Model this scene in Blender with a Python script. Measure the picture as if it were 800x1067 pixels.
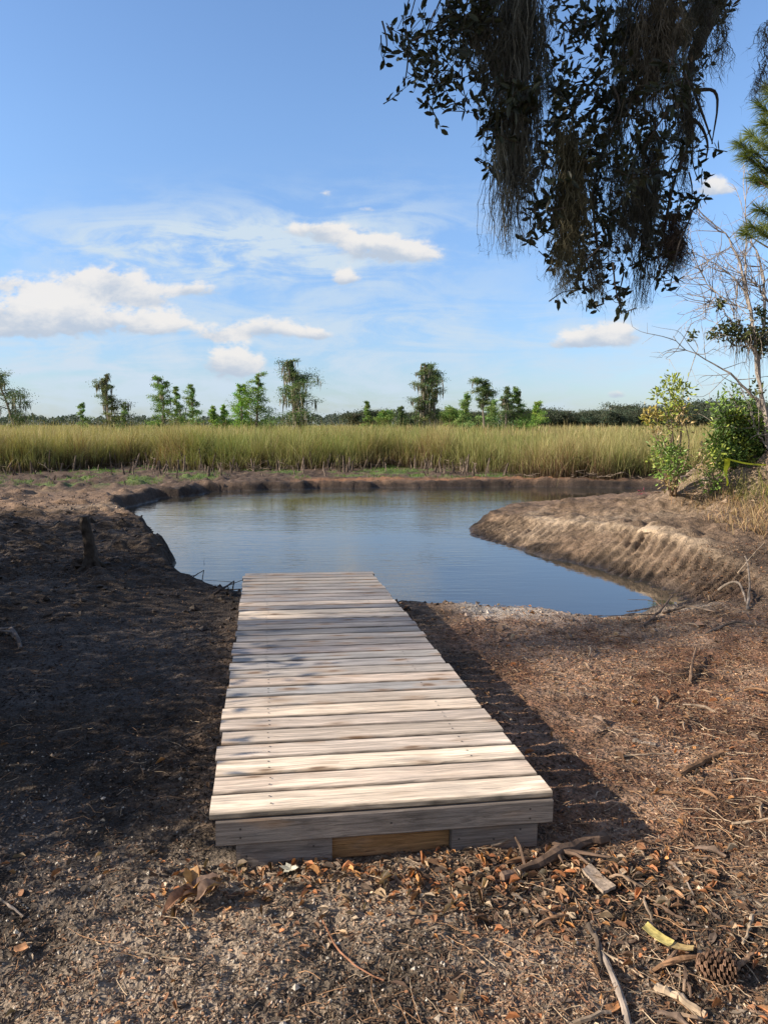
import bpy, math
import numpy as np
from mathutils import Vector

for o in list(bpy.data.objects):
    bpy.data.objects.remove(o, do_unlink=True)
SC = bpy.context.scene
COL = SC.collection
R = math.radians
RNG = np.random.default_rng(7)

# ------------------------------------------------------------------ camera, sky, sun, exposure
CAMH = 1.75
FPX = 770.6
PITCH = math.atan((533.5 - 443) / FPX)
cam_d = bpy.data.cameras.new('camera')
cam = bpy.data.objects.new('camera', cam_d)
COL.objects.link(cam)
cam_d.sensor_fit = 'VERTICAL'; cam_d.sensor_height = 36.0; cam_d.sensor_width = 27.0
cam_d.lens = 26.0
cam_d.clip_start = 0.05; cam_d.clip_end = 20000
cam.location = (0, 0, CAMH)
cam.rotation_euler = (math.pi / 2 - PITCH, 0, 0)
SC.camera = cam

SUN_EL = R(27.5)
SUN_TRAVEL = R(11.5)                       # horizontal direction the light travels in, from +x towards +y
sdir = Vector((math.cos(SUN_TRAVEL) * math.cos(SUN_EL), math.sin(SUN_TRAVEL) * math.cos(SUN_EL), -math.sin(SUN_EL)))
sun_d = bpy.data.lights.new('sun', 'SUN')
sun_d.energy = 5.0; sun_d.angle = R(0.53); sun_d.color = (1.0, 0.87, 0.70)
sun = bpy.data.objects.new('sun', sun_d); COL.objects.link(sun)
sun.rotation_euler = sdir.to_track_quat('-Z', 'Y').to_euler()
sun.location = (-10, -3, 12)

SC.view_settings.view_transform = 'Standard'
SC.view_settings.look = 'None'
SC.view_settings.exposure = 0.69
SC.view_settings.gamma = 1.0
SC.view_settings.use_curve_mapping = False
SC.render.engine = 'CYCLES'
SC.cycles.max_bounces = 6
SC.cycles.transparent_max_bounces = 6
try:
    SC.cycles.use_denoising = True
except Exception:
    pass

_F = np.array([0, math.cos(PITCH), -math.sin(PITCH)]); _U = np.array([0, math.sin(PITCH), math.cos(PITCH)])
def ray(px, py):
    return _F + (533.5 - py) / FPX * _U + np.array([(px - 400) / FPX, 0, 0])
def gp(px, py, z):
    """point at height z seen at a place of the photograph: used to measure the layout"""
    d = ray(px, py); t = (z - CAMH) / d[2]
    return d * t + np.array([0, 0, CAMH])
def dp(px, py, y):
    """point at distance y"""
    d = ray(px, py); return d * (y / d[1]) + np.array([0, 0, CAMH])

# ---- world: Nishita sky with procedural clouds set by direction
world = bpy.data.worlds.new('World'); SC.world = world; world.use_nodes = True
NT = world.node_tree; NT.nodes.clear()
def wn(t, **k):
    n = NT.nodes.new(t)
    for a, b in k.items(): setattr(n, a, b)
    return n
def wl(a, b): NT.links.new(a, b)
def wm(op, a, b=None, c=None, clamp=False):
    n = wn('ShaderNodeMath', operation=op, use_clamp=clamp)
    for i, v in enumerate((a, b, c)):
        if v is None: continue
        if isinstance(v, (int, float)): n.inputs[i].default_value = v
        else: wl(v, n.inputs[i])
    return n.outputs[0]
sky = wn('ShaderNodeTexSky'); sky.sky_type = 'NISHITA'; sky.sun_disc = False
sky.sun_elevation = SUN_EL
sunpos = -sdir
sky.sun_rotation = math.atan2(sunpos.x, sunpos.y)
sky.altitude = 0; sky.air_density = 1.1; sky.dust_density = 0.6; sky.ozone_density = 1.6
tc = wn('ShaderNodeTexCoord')
sx = wn('ShaderNodeSeparateXYZ'); wl(tc.outputs['Generated'], sx.inputs[0])
yy = wm('MAXIMUM', sx.outputs[1], 0.06)
U = wm('DIVIDE', sx.outputs[0], yy); V = wm('DIVIDE', sx.outputs[2], yy)
cv = wn('ShaderNodeCombineXYZ'); wl(U, cv.inputs[0]); wl(wm('MULTIPLY', V, 1.7), cv.inputs[1])
def wnoise(scale, detail, rough, dist=0.0, off=(0, 0, 0)):
    mp = wn('ShaderNodeMapping'); mp.inputs['Location'].default_value = off; wl(cv.outputs[0], mp.inputs[0])
    n = wn('ShaderNodeTexNoise'); n.inputs['Scale'].default_value = scale; n.inputs['Detail'].default_value = detail
    n.inputs['Roughness'].default_value = rough; n.inputs['Distortion'].default_value = dist
    wl(mp.outputs[0], n.inputs['Vector']); return n.outputs['Fac']
n1 = wnoise(15, 9, 0.62, 0.15); n2 = wnoise(48, 5, 0.55, 0.1, (3, 1, 0)); mp3 = wn('ShaderNodeMapping'); mp3.inputs['Scale'].default_value = (1, 2.6, 1); mp3.inputs['Rotation'].default_value = (0, 0, .12); wl(cv.outputs[0], mp3.inputs[0])
n3n = wn('ShaderNodeTexNoise'); n3n.inputs['Scale'].default_value = 5.5; n3n.inputs['Detail'].default_value = 9; n3n.inputs['Roughness'].default_value = .62; n3n.inputs['Distortion'].default_value = .9; wl(mp3.outputs[0], n3n.inputs['Vector']); n3 = n3n.outputs['Fac']
def uvof(px, py):
    d = ray(px, py); return d[0] / d[1], d[2] / d[1]
# (px, py, rx, ry, strength, flat bottom)
CUM = [(108, 296, 46, 22, 1.0), (152, 312, 30, 14, .7), (58, 322, 44, 20, .9), (12, 338, 44, 24, .95), (92, 340, 48, 18, .8), (165, 338, 42, 16, .7),
       (207, 303, 26, 11, .75), (275, 343, 34, 14, .85), (228, 350, 26, 12, .6), (327, 349, 20, 8, .8), (243, 380, 30, 20, 1.15), (8, 296, 30, 15, .6),
       (345, 244, 26, 14, .8), (385, 258, 30, 12, .8), (412, 265, 44, 16, 1.0), (359, 291, 17, 11, .85), (318, 240, 30, 10, .45),
       (598, 358, 28, 10, .75), (634, 350, 34, 16, 1.0), (641, 411, 12, 7, .8), (742, 196, 24, 13, .8), (340, 203, 10, 6, .5), (385, 218, 12, 5, .35),
       (-90, 330, 70, 30, 1.0), (900, 320, 90, 25, 1.0), (-220, 250, 80, 25, .8)]
dens = None; hsum = None; tops = None
for (px, py, rx, ry, s) in CUM:
    u0, v0 = uvof(px, py)
    du = wm('MULTIPLY', wm('SUBTRACT', U, u0), FPX / rx)
    dv = wm('MULTIPLY', wm('SUBTRACT', V, v0), FPX / ry)
    # flat undersides: below the centre the falloff is quicker
    dvb = wm('MULTIPLY', wm('MINIMUM', dv, 0), 1.6)
    dvt = wm('MAXIMUM', dv, 0)
    r2 = wm('ADD', wm('MULTIPLY', du, du), wm('ADD', wm('MULTIPLY', dvb, dvb), wm('MULTIPLY', dvt, dvt)))
    g = wm('MULTIPLY', wm('EXPONENT', wm('MULTIPLY', r2, -1.0)), s)
    h = wm('MULTIPLY', g, dv)
    dens = g if dens is None else wm('ADD', dens, g)
    hsum = h if hsum is None else wm('ADD', hsum, h)
nn = wm('ADD', wm('MULTIPLY', wm('SUBTRACT', n1, .5), 3.6), wm('MULTIPLY', wm('SUBTRACT', n2, .5), 1.3))
dm = wm('MINIMUM', dens, 1.1)
cd = wm('ADD', dm, wm('MULTIPLY', nn, wm('ADD', wm('MULTIPLY', dm, .6), .22)))
def smooth(x, a, b):
    n = wn('ShaderNodeMapRange'); n.interpolation_type = 'SMOOTHSTEP'; wl(x, n.inputs[0])
    n.inputs[1].default_value = a; n.inputs[2].default_value = b; return n.outputs[0]
calpha = smooth(cd, .26, .66)
shade = smooth(wm('ADD', wm('DIVIDE', hsum, wm('MAXIMUM', dens, .2)), wm('MULTIPLY', wm('SUBTRACT', n1, .5), 2.6)), -.45, .55)
# thin high cloud
VEIL = [(230, 245, 190, 34, 1.0), (160, 262, 90, 16, .6), (310, 280, 170, 30, .8), (420, 230, 120, 40, .3), (120, 395, 380, 55, .75), (480, 335, 330, 26, .6), (560, 400, 330, 50, .55), (60, 350, 160, 40, .5), (20, 235, 90, 16, .2)]
vd = None
for (px, py, rx, ry, s) in VEIL:
    u0, v0 = uvof(px, py)
    du = wm('MULTIPLY', wm('SUBTRACT', U, u0), FPX / rx); dv = wm('MULTIPLY', wm('SUBTRACT', V, v0), FPX / ry)
    g = wm('MULTIPLY', wm('EXPONENT', wm('MULTIPLY', wm('ADD', wm('MULTIPLY', du, du), wm('MULTIPLY', dv, dv)), -1.0)), s)
    vd = g if vd is None else wm('ADD', vd, g)
valpha = wm('MULTIPLY', vd, smooth(wm('ADD', n3, wm('MULTIPLY', wm('SUBTRACT', n1, .5), .5)), .33, .66), clamp=True)
front = smooth(sx.outputs[1], .05, .2)
def wmix(fac, a, b):
    n = wn('ShaderNodeMix', data_type='RGBA'); wl(fac, n.inputs[0])
    for i, v in ((6, a), (7, b)):
        if isinstance(v, tuple): n.inputs[i].default_value = v
        else: wl(v, n.inputs[i])
    return n.outputs[2]
SKYK = 0.117
ccol = wmix(shade, (2.75, 3.15, 3.75, 1), (4.75, 4.6, 4.45, 1))
low = smooth(V, .0, .42)
tint = wmix(low, (.58, .70, .98, 1), (.84, .98, 1.18, 1))
skc = wn('ShaderNodeMix', data_type='RGBA', blend_type='MULTIPLY'); skc.inputs[0].default_value = 1.0; wl(sky.outputs[0], skc.inputs[6]); wl(tint, skc.inputs[7])
c0 = wmix(wm('MULTIPLY', valpha, front), skc.outputs[2], (3.3, 3.95, 4.6, 1))
c1 = wmix(wm('MULTIPLY', wm('MULTIPLY', calpha, front), .93), c0, ccol)
# unseen warm cloud added behind and above the view to offset blue fill
cb = wn('ShaderNodeTexNoise'); cb.inputs['Scale'].default_value = 2.6; cb.inputs['Detail'].default_value = 6; wl(tc.outputs['Generated'], cb.inputs['Vector'])
away = wm('ADD', smooth(wm('MULTIPLY', sx.outputs[1], -1.0), -.30, .05), smooth(sx.outputs[2], .62, .80), clamp=True)
c2 = wmix(wm('MULTIPLY', wm('MULTIPLY', away, smooth(cb.outputs['Fac'], .34, .56)), .6), c1, (2.4, 2.05, 1.65, 1))
bg = wn('ShaderNodeBackground'); wl(c2, bg.inputs[0]); bg.inputs[1].default_value = SKYK
wo = wn('ShaderNodeOutputWorld'); wl(bg.outputs[0], wo.inputs[0])

# ------------------------------------------------------------------ helpers
def tag(o, label=None, cat=None, group=None, kind=None):
    if label: o['label'] = label
    if cat: o['category'] = cat
    if group: o['group'] = group
    if kind: o['kind'] = kind
    return o
def empty(name, loc, rz=0.0):
    o = bpy.data.objects.new(name, None); COL.objects.link(o)
    o.location = tuple(float(v) for v in loc); o.rotation_euler = (0, 0, rz); o.empty_display_size = .2
    return o

class MB:
    """collects geometry with numpy, links it as one mesh"""
    def __init__(s): s.v = []; s.f = []; s.c = []; s.n = 0
    def add(s, v, f, c=(1, 1, 1), m=0):
        v = np.asarray(v, float).reshape(-1, 3)
        f = np.asarray(f, int)
        c = np.asarray(c, float)
        if c.ndim == 1: c = np.broadcast_to(c, (len(v), 3))
        s.v.append(v); s.c.append(c); s.f.append((f + s.n, m)); s.n += len(v)
    def box(s, c, sz, rot=None, col=(1, 1, 1), m=0, jit=0):
        p = np.array([[x, y, z] for x in (-.5, .5) for y in (-.5, .5) for z in (-.5, .5)]) * np.array(sz)
        if jit: p = p + RNG.normal(0, jit, p.shape)
        if rot is not None: p = p @ np.array(rot).T
        s.add(p + np.array(c), [[0, 1, 3, 2], [4, 6, 7, 5], [0, 4, 5, 1], [2, 3, 7, 6], [0, 2, 6, 4], [1, 5, 7, 3]], col, m)
    def tube(s, pts, rad, n=6, col=(1, 1, 1), m=0, rough=0.0, cap=True):
        pts = np.asarray(pts, float); k = len(pts)
        rad = np.broadcast_to(np.asarray(rad, float), (k,))
        t = np.gradient(pts, axis=0); t /= np.linalg.norm(t, axis=1)[:, None] + 1e-9
        ref = np.where(np.abs(t[:, 2:3]) > .9, np.array([[1., 0, 0]]), np.array([[0, 0, 1.]]))
        a = np.cross(t, ref); a /= np.linalg.norm(a, axis=1)[:, None] + 1e-9
        b = np.cross(t, a)
        th = np.arange(n) * 2 * np.pi / n
        rr = rad[:, None] * (1 + (RNG.normal(0, rough, (k, n)) if rough else 0))
        v = pts[:, None, :] + rr[:, :, None] * (np.cos(th)[None, :, None] * a[:, None, :] + np.sin(th)[None, :, None] * b[:, None, :])
        i = np.arange(k - 1)[:, None] * n; j = np.arange(n)[None, :]; j2 = (j + 1) % n
        f = np.stack([i + j, i + j2, i + n + j2, i + n + j], -1).reshape(-1, 4)
        if np.ndim(col) == 2: cc = np.repeat(np.asarray(col), n, 0)
        else: cc = np.asarray(col, float)
        s.add(v.reshape(-1, 3), f, cc, m)
        if cap:
            base = s.n - k * n
            s.f.append((np.array([list(range(base, base + n))[::-1]]), m)); s.f.append((np.array([list(range(base + (k - 1) * n, base + k * n))]), m))
    def build(s, name, mats, parent=None, smooth=False, loc=None):
        if not isinstance(mats, (list, tuple)): mats = [mats]
        V = np.concatenate(s.v); Cc = np.concatenate(s.c)
        if loc is not None: V = V - np.asarray(loc, float)
        me = bpy.data.meshes.new(name)
        me.vertices.add(len(V)); me.vertices.foreach_set('co', V.astype(np.float32).ravel())
        nl = sum(f.size for f, _ in s.f); npoly = sum(len(f) for f, _ in s.f)
        me.loops.add(nl); me.polygons.add(npoly)
        me.loops.foreach_set('vertex_index', np.concatenate([f.ravel() for f, _ in s.f]).astype(np.int32))
        tot = np.concatenate([np.full(len(f), f.shape[1]) for f, _ in s.f])
        st = np.concatenate([[0], np.cumsum(tot)[:-1]])
        me.polygons.foreach_set('loop_start', st.astype(np.int32))
        me.polygons.foreach_set('loop_total', tot.astype(np.int32))
        me.polygons.foreach_set('material_index', np.concatenate([np.full(len(f), m) for f, m in s.f]).astype(np.int32))
        me.polygons.foreach_set('use_smooth', np.full(npoly, bool(smooth)))
        for m in mats: me.materials.append(m)
        at = me.color_attributes.new('tint', 'FLOAT_COLOR', 'POINT')
        at.data.foreach_set('color', np.concatenate([Cc, np.ones((len(Cc), 1))], 1).astype(np.float32).ravel())
        me.update(calc_edges=True); me.validate()
        o = bpy.data.objects.new(name, me); COL.objects.link(o)
        if parent is not None: o.parent = parent
        if loc is not None:
            q = np.asarray(loc, float)
            if parent is not None and parent.name != 'dock': q = q - np.array(parent.location)
            o.location = tuple(float(x) for x in q)
        return o

def copy_tree(src, parent=None):
    c = src.copy(); COL.objects.link(c)
    if parent is not None: c.parent = parent
    for ch in list(src.children): copy_tree(ch, c)
    return c

def norm(a): return a / (np.linalg.norm(a, axis=-1, keepdims=True) + 1e-9)
def frames(n, rng, up=0.0):
    d = rng.normal(0, 1, (n, 3)); d[:, 2] += up; d = norm(d)
    r = rng.normal(0, 1, (n, 3)); s_ = norm(np.cross(d, r)); return d, s_, np.cross(s_, d)
def leaf_cards(mb, c, L, W, col, rng, d=None, fold=.25, m=0, six=False):
    """small leaves, each a folded blade of real size"""
    n = len(c)
    dd, ss, nn_ = frames(n, rng)
    if d is not None:
        dd = norm(np.asarray(d)); ss = norm(np.cross(dd, rng.normal(0, 1, (n, 3)))); nn_ = np.cross(ss, dd)
    L = np.broadcast_to(L, (n,))[:, None]; W = np.broadcast_to(W, (n,))[:, None]
    col = np.asarray(col, float)
    if col.ndim == 1: col = np.broadcast_to(col, (n, 3))
    if six:
        p = [c, c + dd * L * .3 + ss * W * .45 + nn_ * W * fold, c + dd * L * .7 + ss * W * .4 + nn_ * W * fold, c + dd * L,
             c + dd * L * .7 - ss * W * .4 + nn_ * W * fold, c + dd * L * .3 - ss * W * .45 + nn_ * W * fold]
        k = 6; fs = [[0, 1, 2, 3], [3, 4, 5, 0]]
    else:
        p = [c, c + dd * L * .5 + ss * W * .5 + nn_ * W * fold, c + dd * L, c + dd * L * .5 - ss * W * .5 + nn_ * W * fold]
        k = 4; fs = [[0, 1, 2], [2, 3, 0]]
    v = np.stack(p, 1).reshape(-1, 3)
    b = np.arange(n)[:, None] * k
    f = np.concatenate([b + np.array(q)[None] for q in fs])
    mb.add(v, f, np.repeat(col, k, 0), m)

def hash2(ix, iy, seed):
    h = (ix.astype(np.int64) * 374761393 + iy.astype(np.int64) * 668265263 + seed * 1442695041) & 0xffffffff
    h = ((h ^ (h >> 13)) * 1274126177) & 0xffffffff
    h = (h ^ (h >> 16)) & 0xffffffff
    return h / 4294967295.0
def vnoise(x, y, seed=0):
    ix = np.floor(x); iy = np.floor(y); fx = x - ix; fy = y - iy
    fx = fx * fx * fx * (fx * (fx * 6 - 15) + 10); fy = fy * fy * fy * (fy * (fy * 6 - 15) + 10)
    a = hash2(ix, iy, seed); b = hash2(ix + 1, iy, seed); c = hash2(ix, iy + 1, seed); d = hash2(ix + 1, iy + 1, seed)
    return (a * (1 - fx) + b * fx) * (1 - fy) + (c * (1 - fx) + d * fx) * fy - .5
def fbm(x, y, f, o=4, seed=0, g=.5):
    s = 0; a = 1.0
    for i in range(o):
        s = s + a * vnoise(x * f + 17.3 * i, y * f - 9.1 * i, seed + i); a *= g; f *= 2.03
    return s
def sst(a, b, x):
    t = np.clip((x - a) / (b - a), 0, 1); return t * t * (3 - 2 * t)

# ---- materials
class NTB:
    def __init__(s, name):
        s.m = bpy.data.materials.new(name); s.m.use_nodes = True; s.t = s.m.node_tree; s.t.nodes.clear()
        s.out = s.n('ShaderNodeOutputMaterial'); s.b = s.n('ShaderNodeBsdfPrincipled'); s.l(s.b.outputs[0], s.out.inputs[0])
    def n(s, t, **k):
        n = s.t.nodes.new(t)
        for a, b in k.items(): setattr(n, a, b)
        return n
    def l(s, a, b): s.t.links.new(a, b)
    def set(s, i, v):
        if isinstance(v, (int, float, tuple)): i.default_value = v
        else: s.l(v, i)
    def attr(s, name='tint'):
        n = s.n('ShaderNodeAttribute'); n.attribute_name = name; return n.outputs['Color']
    def obj(s): return s.n('ShaderNodeTexCoord').outputs['Object']
    def pos(s): return s.n('ShaderNodeNewGeometry').outputs['Position']
    def map(s, v, scale=(1, 1, 1), loc=(0, 0, 0), rot=(0, 0, 0)):
        n = s.n('ShaderNodeMapping'); n.inputs['Scale'].default_value = scale; n.inputs['Location'].default_value = loc; n.inputs['Rotation'].default_value = rot
        s.l(v, n.inputs[0]); return n.outputs[0]
    def noise(s, v, sc, det=4, ro=.55, dist=0):
        n = s.n('ShaderNodeTexNoise'); s.l(v, n.inputs['Vector']); n.inputs['Scale'].default_value = sc; n.inputs['Detail'].default_value = det
        n.inputs['Roughness'].default_value = ro; n.inputs['Distortion'].default_value = dist; return n.outputs['Fac']
    def vor(s, v, sc, feat='F1', out='Distance'):
        n = s.n('ShaderNodeTexVoronoi'); n.feature = feat; s.l(v, n.inputs['Vector']); n.inputs['Scale'].default_value = sc; return n.outputs[out]
    def math(s, op, a, b=None, clamp=False):
        n = s.n('ShaderNodeMath', operation=op, use_clamp=clamp); s.set(n.inputs[0], a)
        if b is not None: s.set(n.inputs[1], b)
        return n.outputs[0]
    def ss(s, x, a, b, lo=0., hi=1.):
        n = s.n('ShaderNodeMapRange'); n.interpolation_type = 'SMOOTHSTEP'; s.l(x, n.inputs[0])
        for i, q in enumerate((a, b, lo, hi)): n.inputs[i + 1].default_value = q
        return n.outputs[0]
    def mix(s, f, a, b, mode='MIX'):
        n = s.n('ShaderNodeMix', data_type='RGBA', blend_type=mode); s.set(n.inputs[0], f)
        for i, v in ((6, a), (7, b)):
            if isinstance(v, tuple) and len(v) == 3: v = v + (1,)
            s.set(n.inputs[i], v)
        return n.outputs[2]
    def bump(s, h, st=.5, dist=.01):
        n = s.n('ShaderNodeBump'); n.inputs['Strength'].default_value = st; n.inputs['Distance'].default_value = dist
        s.l(h, n.inputs['Height']); s.l(n.outputs[0], s.b.inputs['Normal']); return n
    def fin(s, col, rough=.85, spec=.25):
        s.set(s.b.inputs['Base Color'], col if not (isinstance(col, tuple) and len(col) == 3) else col + (1,))
        s.set(s.b.inputs['Roughness'], rough); s.b.inputs['Specular IOR Level'].default_value = spec
        return s.m

def mat_tint(name, rough=.85, spec=.2, vary=.35, sc=30, bump=0, transl=0.0, bdist=.004):
    b = NTB(name); c = b.attr(); nz = b.noise(b.pos(), sc, 3)
    k = b.ss(nz, .25, .75, 1 - vary, 1 + vary)
    col = b.mix(1.0, c, k, 'MULTIPLY')
    if bump: b.bump(nz, bump, bdist)
    b.fin(col, rough, spec)
    if transl:
        tr = b.n('ShaderNodeBsdfTranslucent'); b.l(b.mix(1.0, col, (1.1, 1.15, .5), 'MULTIPLY'), tr.inputs[0])
        ms = b.n('ShaderNodeMixShader'); ms.inputs[0].default_value = transl
        b.l(b.b.outputs[0], ms.inputs[1]); b.l(tr.outputs[0], ms.inputs[2]); b.l(ms.outputs[0], b.out.inputs[0])
    return b.m
M = {}
M['leaf'] = mat_tint('leaf_far', .65, .3, .3, 3, transl=.25)
M['leaf_near'] = mat_tint('leaf_near', .45, .4, .3, 14, transl=.18)
M['bark'] = mat_tint('bark', .9, .15, .45, 14, bump=.6, bdist=.02)
M['twig'] = mat_tint('twig', .85, .2, .35, 60, bump=.4)
M['moss'] = mat_tint('moss', .95, .05, .3, 9, transl=.15)
M['blade'] = mat_tint('grass_blade', .6, .25, .3, 2, transl=.3)
M['litter'] = mat_tint('litter', .85, .2, .35, 90)
M['deadleaf'] = mat_tint('dead_leaf', .7, .3, .35, 60, transl=.12)
M['pebble'] = mat_tint('pebble', .7, .3, .3, 120)
# dock frame: from measured corners
DYAW = R(9.2); DSL = R(1.19); DRO = R(-.94)
DA = np.array([-.586, 2.359, CAMH - 1.3026])
DW = np.array([math.cos(DYAW), math.sin(DYAW)]); DF = np.array([-math.sin(DYAW), math.cos(DYAW)])
DO = DA[:2] @ DW; DV = DA[:2] @ DF; DZ = DA[2]

# ------------------------------------------------------------------ pond outline and terrain
SHORE = [(330, 628), (250, 622), (212, 615), (196, 606), (184, 594), (178, 580), (160, 563), (143, 549), (127, 539), (126, 533), (141, 526), (170, 519),
         (225, 513), (300, 510), (400, 508.5), (480, 508), (560, 507.5), (640, 508), (700, 509), (760, 509), (770, 514), (730, 517), (690, 523), (640, 527), (580, 531), (530, 537), (498, 547), (491, 553),
         (505, 563), (540, 573), (580, 584), (620, 593), (655, 605), (688, 618), (690, 628), (664, 634), (640, 641), (600, 640), (560, 637), (520, 634), (470, 631), (420, 629)]
PND = np.array([gp(px, py, 0)[:2] for px, py in SHORE])
def pond_sd(x, y):
    """signed distance to the pond's edge, positive on land"""
    x = np.asarray(x, float); y = np.asarray(y, float)
    best = np.full(x.shape, 1e9); ins = np.zeros(x.shape, bool)
    for i in range(len(PND)):
        ax, ay = PND[i]; bx, by = PND[(i + 1) % len(PND)]
        dx, dy = bx - ax, by - ay
        t = np.clip(((x - ax) * dx + (y - ay) * dy) / (dx * dx + dy * dy), 0, 1)
        best = np.minimum(best, (x - ax - t * dx) ** 2 + (y - ay - t * dy) ** 2)
        c = ((ay > y) != (by > y)) & (x < (bx - ax) * (y - ay) / (by - ay + 1e-12) + ax)
        ins ^= c
    d = np.sqrt(best); return np.where(ins, -d, d)
# land height anchors: x, y, height, radius
ANC = [(0, 1.5, .225, 1.6), (0, 3, .22, 1.2), (-2, 3, .24, 1.5), (2.2, 3, .22, 1.5), (.9, 4.3, .12, .8), (1.0, 5.6, .08, .8), (-1.6, 5, .17, 1.0), (3, 5.2, .16, 1.3), (-1.0, 6.8, .09, .8), (1.5, 6.8, .10, .8), (3.2, 7.3, .16, .9),
       (4.6, 7.8, .30, 1.0), (-3.2, 7, .26, 1.2), (-2.9, 8.6, .30, 1.0), (-3.6, 10, .34, 1.0), (-4.6, 12, .34, 1.3), (-6.5, 15, .24, 2.0), (-9, 12, .4, 3), (-9, 19, .2, 3),
       (2.3, 11.9, .24, 1.0), (3.4, 10.4, .42, .9), (4.6, 9.2, .46, 1.0), (6.2, 8.4, .5, 1.4), (4.5, 12, .42, 1.0), (6.5, 12, .50, 1.6), (5.0, 14.5, .25, 1.2), (9, 12, .6, 3),
       (0, 24, .16, 5), (-10, 25, .16, 5), (10, 24, .16, 5), (18, 22, .2, 6)]
def land_h(x, y):
    w = np.full(x.shape, 1e-4); s = w * .18
    for ax, ay, h, r in ANC:
        k = np.exp(-((x - ax) ** 2 + (y - ay) ** 2) / (r * r) / 1.6); w = w + k; s = s + k * h
    return s / w
SPIT_A = gp(491, 554, 0)[:2]; SPIT_B = gp(680, 613, 0)[:2]
SD = (SPIT_B - SPIT_A) / np.linalg.norm(SPIT_B - SPIT_A)
def spit_w(x, y):
    """how much a point belongs to the dug face of the spit"""
    rx, ry = x - SPIT_A[0], y - SPIT_A[1]
    s = rx * SD[0] + ry * SD[1]; t = -rx * SD[1] + ry * SD[0]
    L = np.linalg.norm(SPIT_B - SPIT_A)
    return sst(-.6, .3, s) * (1 - sst(L + .3, L + 2.5, s)) * (1 - sst(1.4, 1.9, np.abs(t))), s
MOUND = [(6.2, 12.0, .72, 1.05, .85), (7.2, 11.6, .70, 1.1, 1.0), (5.4, 12.2, .22, .8, .7), (6.2, 10.9, .14, .9, .6), (9.5, 12, .5, 2.0, 1.5)]
def zfun(x, y, detail=True):
    x = np.asarray(x, float); y = np.asarray(y, float)
    d = pond_sd(x, y) + (fbm(x, y, 1.6, 4, 5) * .16 + fbm(x, y, 9, 2, 8) * .035) * np.clip(y / 9, .5, 2.0)
    H = land_h(x, y)
    sw, s = spit_w(x, y)
    near = np.exp(-((x - 1.2) ** 2 / 9 + (y - 7.2) ** 2 / .8)) 
    run = .24 + .72 * sw + .25 * near
    t = np.clip(d / run, 0, 1)
    prof = np.where(t < 1, t * (2 - t) * .35 * (1 - .8 * sw) + t * (1 - .35 * (1 - .8 * sw)), 1)
    z = H * prof
    z = np.where(d < 0, -.45 * (1 - np.exp(d / .7)), z)
    for mx, my, h, rx, ry in MOUND:
        z = z + h * np.exp(-((x - mx) / rx) ** 2 - ((y - my) / ry) ** 2) * sst(.0, 1.0, d)
    # tooth marks of the digger in the spit's face
    face = sw * sst(.0, .12, d) * (1 - sst(.85, 1.02, d))
    ph = (s + d * .45 + fbm(x, y, 1.4, 3, 31) * .14) / .155
    rid = np.abs((ph % 1) - .5) * 2
    z = z - face * .072 * (1 - rid) ** 1.3 * np.clip(.9 + 1.3 * fbm(x, y, 1.5, 3, 33), .25, 1.4) + face * fbm(x, y, 9, 3, 36) * .022
    land = sst(-.05, .1, d)
    if detail:
        rough = (.55 + .45 * sst(7, 10, y)) * (1 - .6 * face)
        z = z + land * rough * (fbm(x, y, 1.1, 4, 1) * .07 + fbm(x, y, 6, 3, 2) * .030)
        z = z + land * (fbm(x, y, 19, 3, 3) * .016)
        topr = sst(.9, 1.2, d) * sst(8, 9, y) * (1 - sst(15, 17, y)) * (x > 1)
        z = z + topr * (fbm(x, y, 4.5, 4, 51) * .10)
        mm = np.exp(-((x - 7) / 2.6) ** 2 - ((y - 11.5) / 1.8) ** 2) * land
        z = z + mm * (fbm(x, y, 2.2, 4, 14) * .28 + np.abs(fbm(x, y, 7, 3, 15)) * -.10)
        lf = sst(-1.6, -3, x) * sst(5, 8, y) * (1 - sst(22, 26, y)) * land
        z = z + lf * (np.maximum(fbm(x, y, 3.2, 3, 21), 0) * .16)
        fs = sst(16.5, 19, y) * (1 - sst(28, 34, y)) * land
        z = z + fs * np.abs(fbm(x, y, 3, 3, 22)) * .10
    # keep the ground just under the dock's boards
    u = x * DW[0] + y * DW[1] - DO; v = x * DF[0] + y * DF[1] - DV
    under = sst(-.12, .05, u) * (1 - sst(1.17, 1.34, u)) * sst(-.03, .02, v) * (1 - sst(4.6, 4.8, v))
    cap = DZ - .0207 * v - .215 + .01 * sst(1, 0, v)
    z = np.where((under > 0) & (z > cap - .0), z * (1 - under) + cap * under, z)
    return z
rows = [np.linspace(-7, .9, 60)]
y = 1.0; rr = []
while y < 5000:
    rr.append(y); y *= 1.006 if y < 6 else (1.0023 if 7.4 < y < 12.6 else 1.0045 if y < 14.5 else (1.008 if y < 32 else 1.07))
rows = np.concatenate([rows[0], rr]); nr = len(rows)
nc = 600; t = np.linspace(-1, 1, nc); t = np.sign(t) * (np.abs(t) * .75 + .25 * np.abs(t) ** 3)
wid = np.where(rows < 1, 5.5, np.minimum(3.4 + 1.05 * rows, 1e9)); wid = np.where(rows > 60, 1.6 * rows, wid)
GX = wid[:, None] * t[None, :]; GY = np.broadcast_to(rows[:, None], GX.shape)
gx = GX.ravel(); gy = GY.ravel()
gz = zfun(gx, gy)
d0 = pond_sd(gx, gy)
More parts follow.
